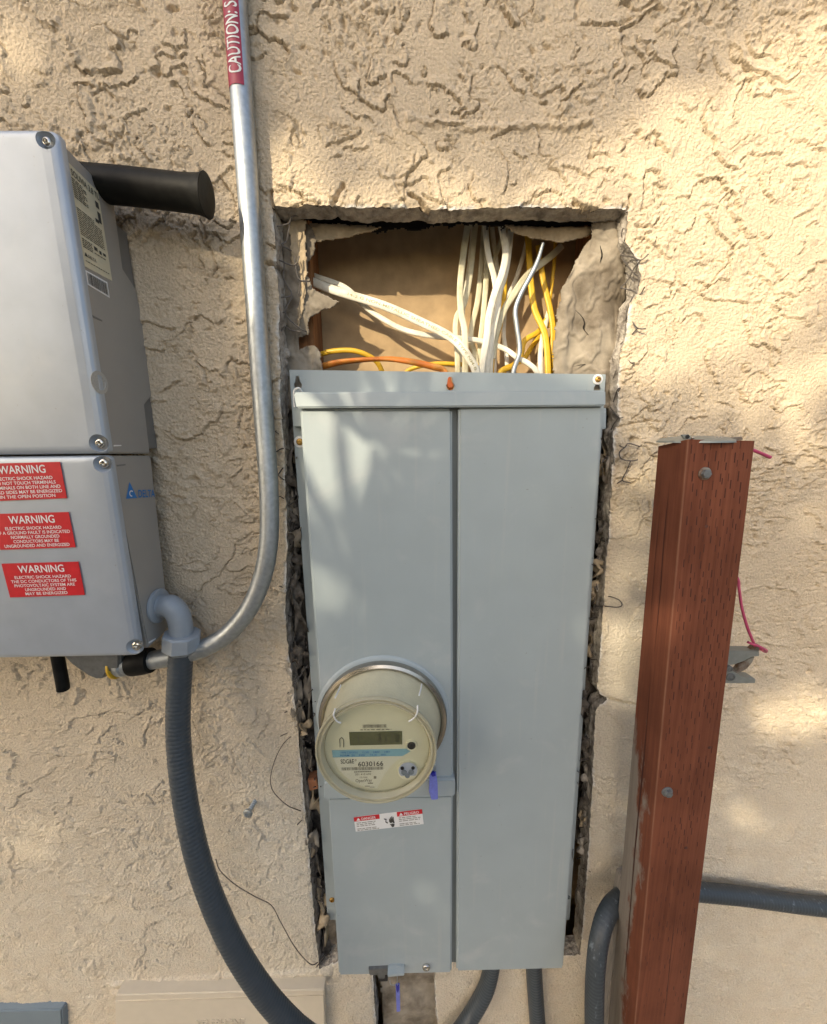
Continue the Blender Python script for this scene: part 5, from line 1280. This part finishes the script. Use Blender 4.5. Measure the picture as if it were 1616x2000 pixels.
# ================================================================== ADDED FENCE, unseen behind the camera, blocks light from the low sky
fen = thing('added_fence', 'brown vertical board fence added out of view to block low sky light', 'fence', (0, -3.8, 0))
bd = None; rf_ = random.Random(4)
for i in range(60):
    x = -4.5 + i * .15
    if bd is None:
        bd = box('board', x, x + .142, -3.82, -3.80, .03, 1.55, FENCEM, fen, .002)
    else:
        o = bd.copy(); COL.objects.link(o); o.location = bd.location + Vector((i * .15, rf_.uniform(-.004, .004), rf_.uniform(-.012, .012)))
for z in (.3, 1.25): box('rail', -4.5, 4.5, -3.86, -3.823, z, z + .09, FENCEM, fen, .002)

# ================================================================== TREE (stands behind the camera, shades the wall)
LIT = [(20, 120, 90, 170, .8), (640, 330, 170, 70, .75), (860, 330, 200, 80, .75), (1060, 320, 140, 80, .8), (1420, 310, 210, 160, 1.0), (1570, 240, 160, 230, 1.0), (1400, 560, 190, 230, 1.0), (1560, 640, 150, 240, .9),
       (580, 500, 110, 130, 1.0), (700, 520, 130, 120, 1.0), (880, 500, 220, 140, 1.0), (1040, 520, 120, 140, 1.0), (700, 640, 130, 100, .8), (900, 660, 180, 90, .8), (1140, 560, 110, 170, 1.0), (1230, 760, 60, 160, .9), (1240, 1020, 50, 260, .8), (1210, 1260, 55, 120, .9), (1560, 1395, 95, 55, 1.0), (1440, 1560, 60, 90, .75), (1560, 900, 80, 140, .5),
       (735, 900, 150, 130, 1.0), (690, 1140, 90, 100, .8), (500, 560, 40, 100, .9), (400, 450, 60, 50, .8), (120, 1660, 150, 50, .45), (760, 40, 90, 60, .6), (1180, 110, 80, 60, .5), (1350, 1200, 60, 300, .4), (1340, 940, 70, 80, .5)]
tr = thing('shade_tree', 'leafy tree standing out in front of the wall and shading it', 'tree', (-3.1, -2.95, 0))
rt_ = random.Random(99)
V = []; F = []
cnt = 0
for it in range(20000):
    x = rt_.uniform(-1.0, 1.05); z = rt_.uniform(0.05, 2.15)
    p = Vector((x, 0, z)); px, py = proj(p)
    lit = 0.0
    for (cx_, cy_, rx, ry, s) in LIT:
        q = ((px - cx_) / rx) ** 2 + ((py - cy_) / ry) ** 2
        if q < 1.6: lit = max(lit, s * max(0, min(1, (1.5 - q) / .4)))
    if rt_.random() < lit: continue
    t = rt_.uniform(2.6, 4.6)
    c = p + SUN * t
    if c.z < 0.8: continue
    L = rt_.uniform(.07, .13); Wd = L * rt_.uniform(.28, .42)
    dirv = Vector((rt_.gauss(0, 1), rt_.gauss(0, 1), rt_.gauss(-.5, .8))).normalized()
    up_ = Vector((rt_.gauss(0, 1), rt_.gauss(0, 1), rt_.gauss(0, 1))); sdv = dirv.cross(up_).normalized(); nn = dirv.cross(sdv)
    o = len(V)
    V += [c - dirv * L * .5, c + sdv * Wd * .5 + nn * .006, c + dirv * L * .5, c - sdv * Wd * .5 + nn * .006]
    F.append((o, o + 1, o + 2, o + 3)); cnt += 1
put('crown', V, F, LEAF, tr, smooth=False, kind='stuff')
pal = thing('fan_palm', 'low fan palm standing out in front of the wall', 'palm', (-1.5, -1.9, 0))
tube('trunk', [(-1.5, -1.9, 0), (-1.47, -1.88, .7), (-1.42, -1.82, 1.5)], lambda s, t: .06 - .02 * t, BARK, pal, n=12)
for (qx, qy, tt, ln, a0) in ((735, 880, .95, .21, 40), (690, 1130, 1.3, .22, 10)):
    hub = at(qx, qy, YD) + SUN * tt; V = []; F = []
    u_ = SUN.cross(Vector((0, 0, 1))).normalized(); v_ = u_.cross(SUN).normalized()
    for k in range(17):
        a = math.radians(a0 + k * 15 + rt_.uniform(-4, 4)); d = (u_ * math.cos(a) + v_ * math.sin(a)); sdv = SUN.cross(d).normalized(); L = ln * rt_.uniform(.8, 1.05)
        o = len(V); wv_ = .0085
        for f_, w_ in ((.05, .3), (.35, .9), (.7, 1.0), (1.0, .08)):
            c = hub + d * L * f_ - SUN * (.10 * f_ * f_); V += [c - sdv * wv_ * w_, c + sdv * wv_ * w_]
        for q in range(3): F.append((o + 2 * q, o + 2 * q + 1, o + 2 * q + 3, o + 2 * q + 2))
    fr_ = put('frond', V, F, LEAF, pal, smooth=False)
    tube('stalk', [Vector((-1.42, -1.82, 1.5)), (Vector((-1.42, -1.82, 1.6)) + hub) / 2 + Vector((0, 0, .05)), hub], .006, BARK, fr_, n=6)
tube('trunk', [(-3.1, -2.95, 0), (-3.08, -2.93, .8), (-3.02, -2.9, 1.7), (-3.0, -2.85, 2.5), (-2.95, -2.8, 3.2), (-2.85, -2.75, 4.0)], lambda s, t: .11 * (1 - .75 * t) + .01, BARK, tr, n=12)
for e, z0 in (((-.9, -2.4, 3.0), 2.3), ((-1.2, -2.2, 3.6), 2.9), ((-1.9, -2.0, 2.4), 1.9), ((-1.5, -2.6, 2.5), 2.1), ((-2.2, -1.7, 3.4), 2.7)):
    s0 = Vector((-3.0, -2.85, z0))
    tube('limb', [s0, s0.lerp(Vector(e), .5) + Vector((0, 0, .12)), Vector(e)], lambda s, t: .022 * (1 - .85 * t) + .003, BARK, tr, n=8)
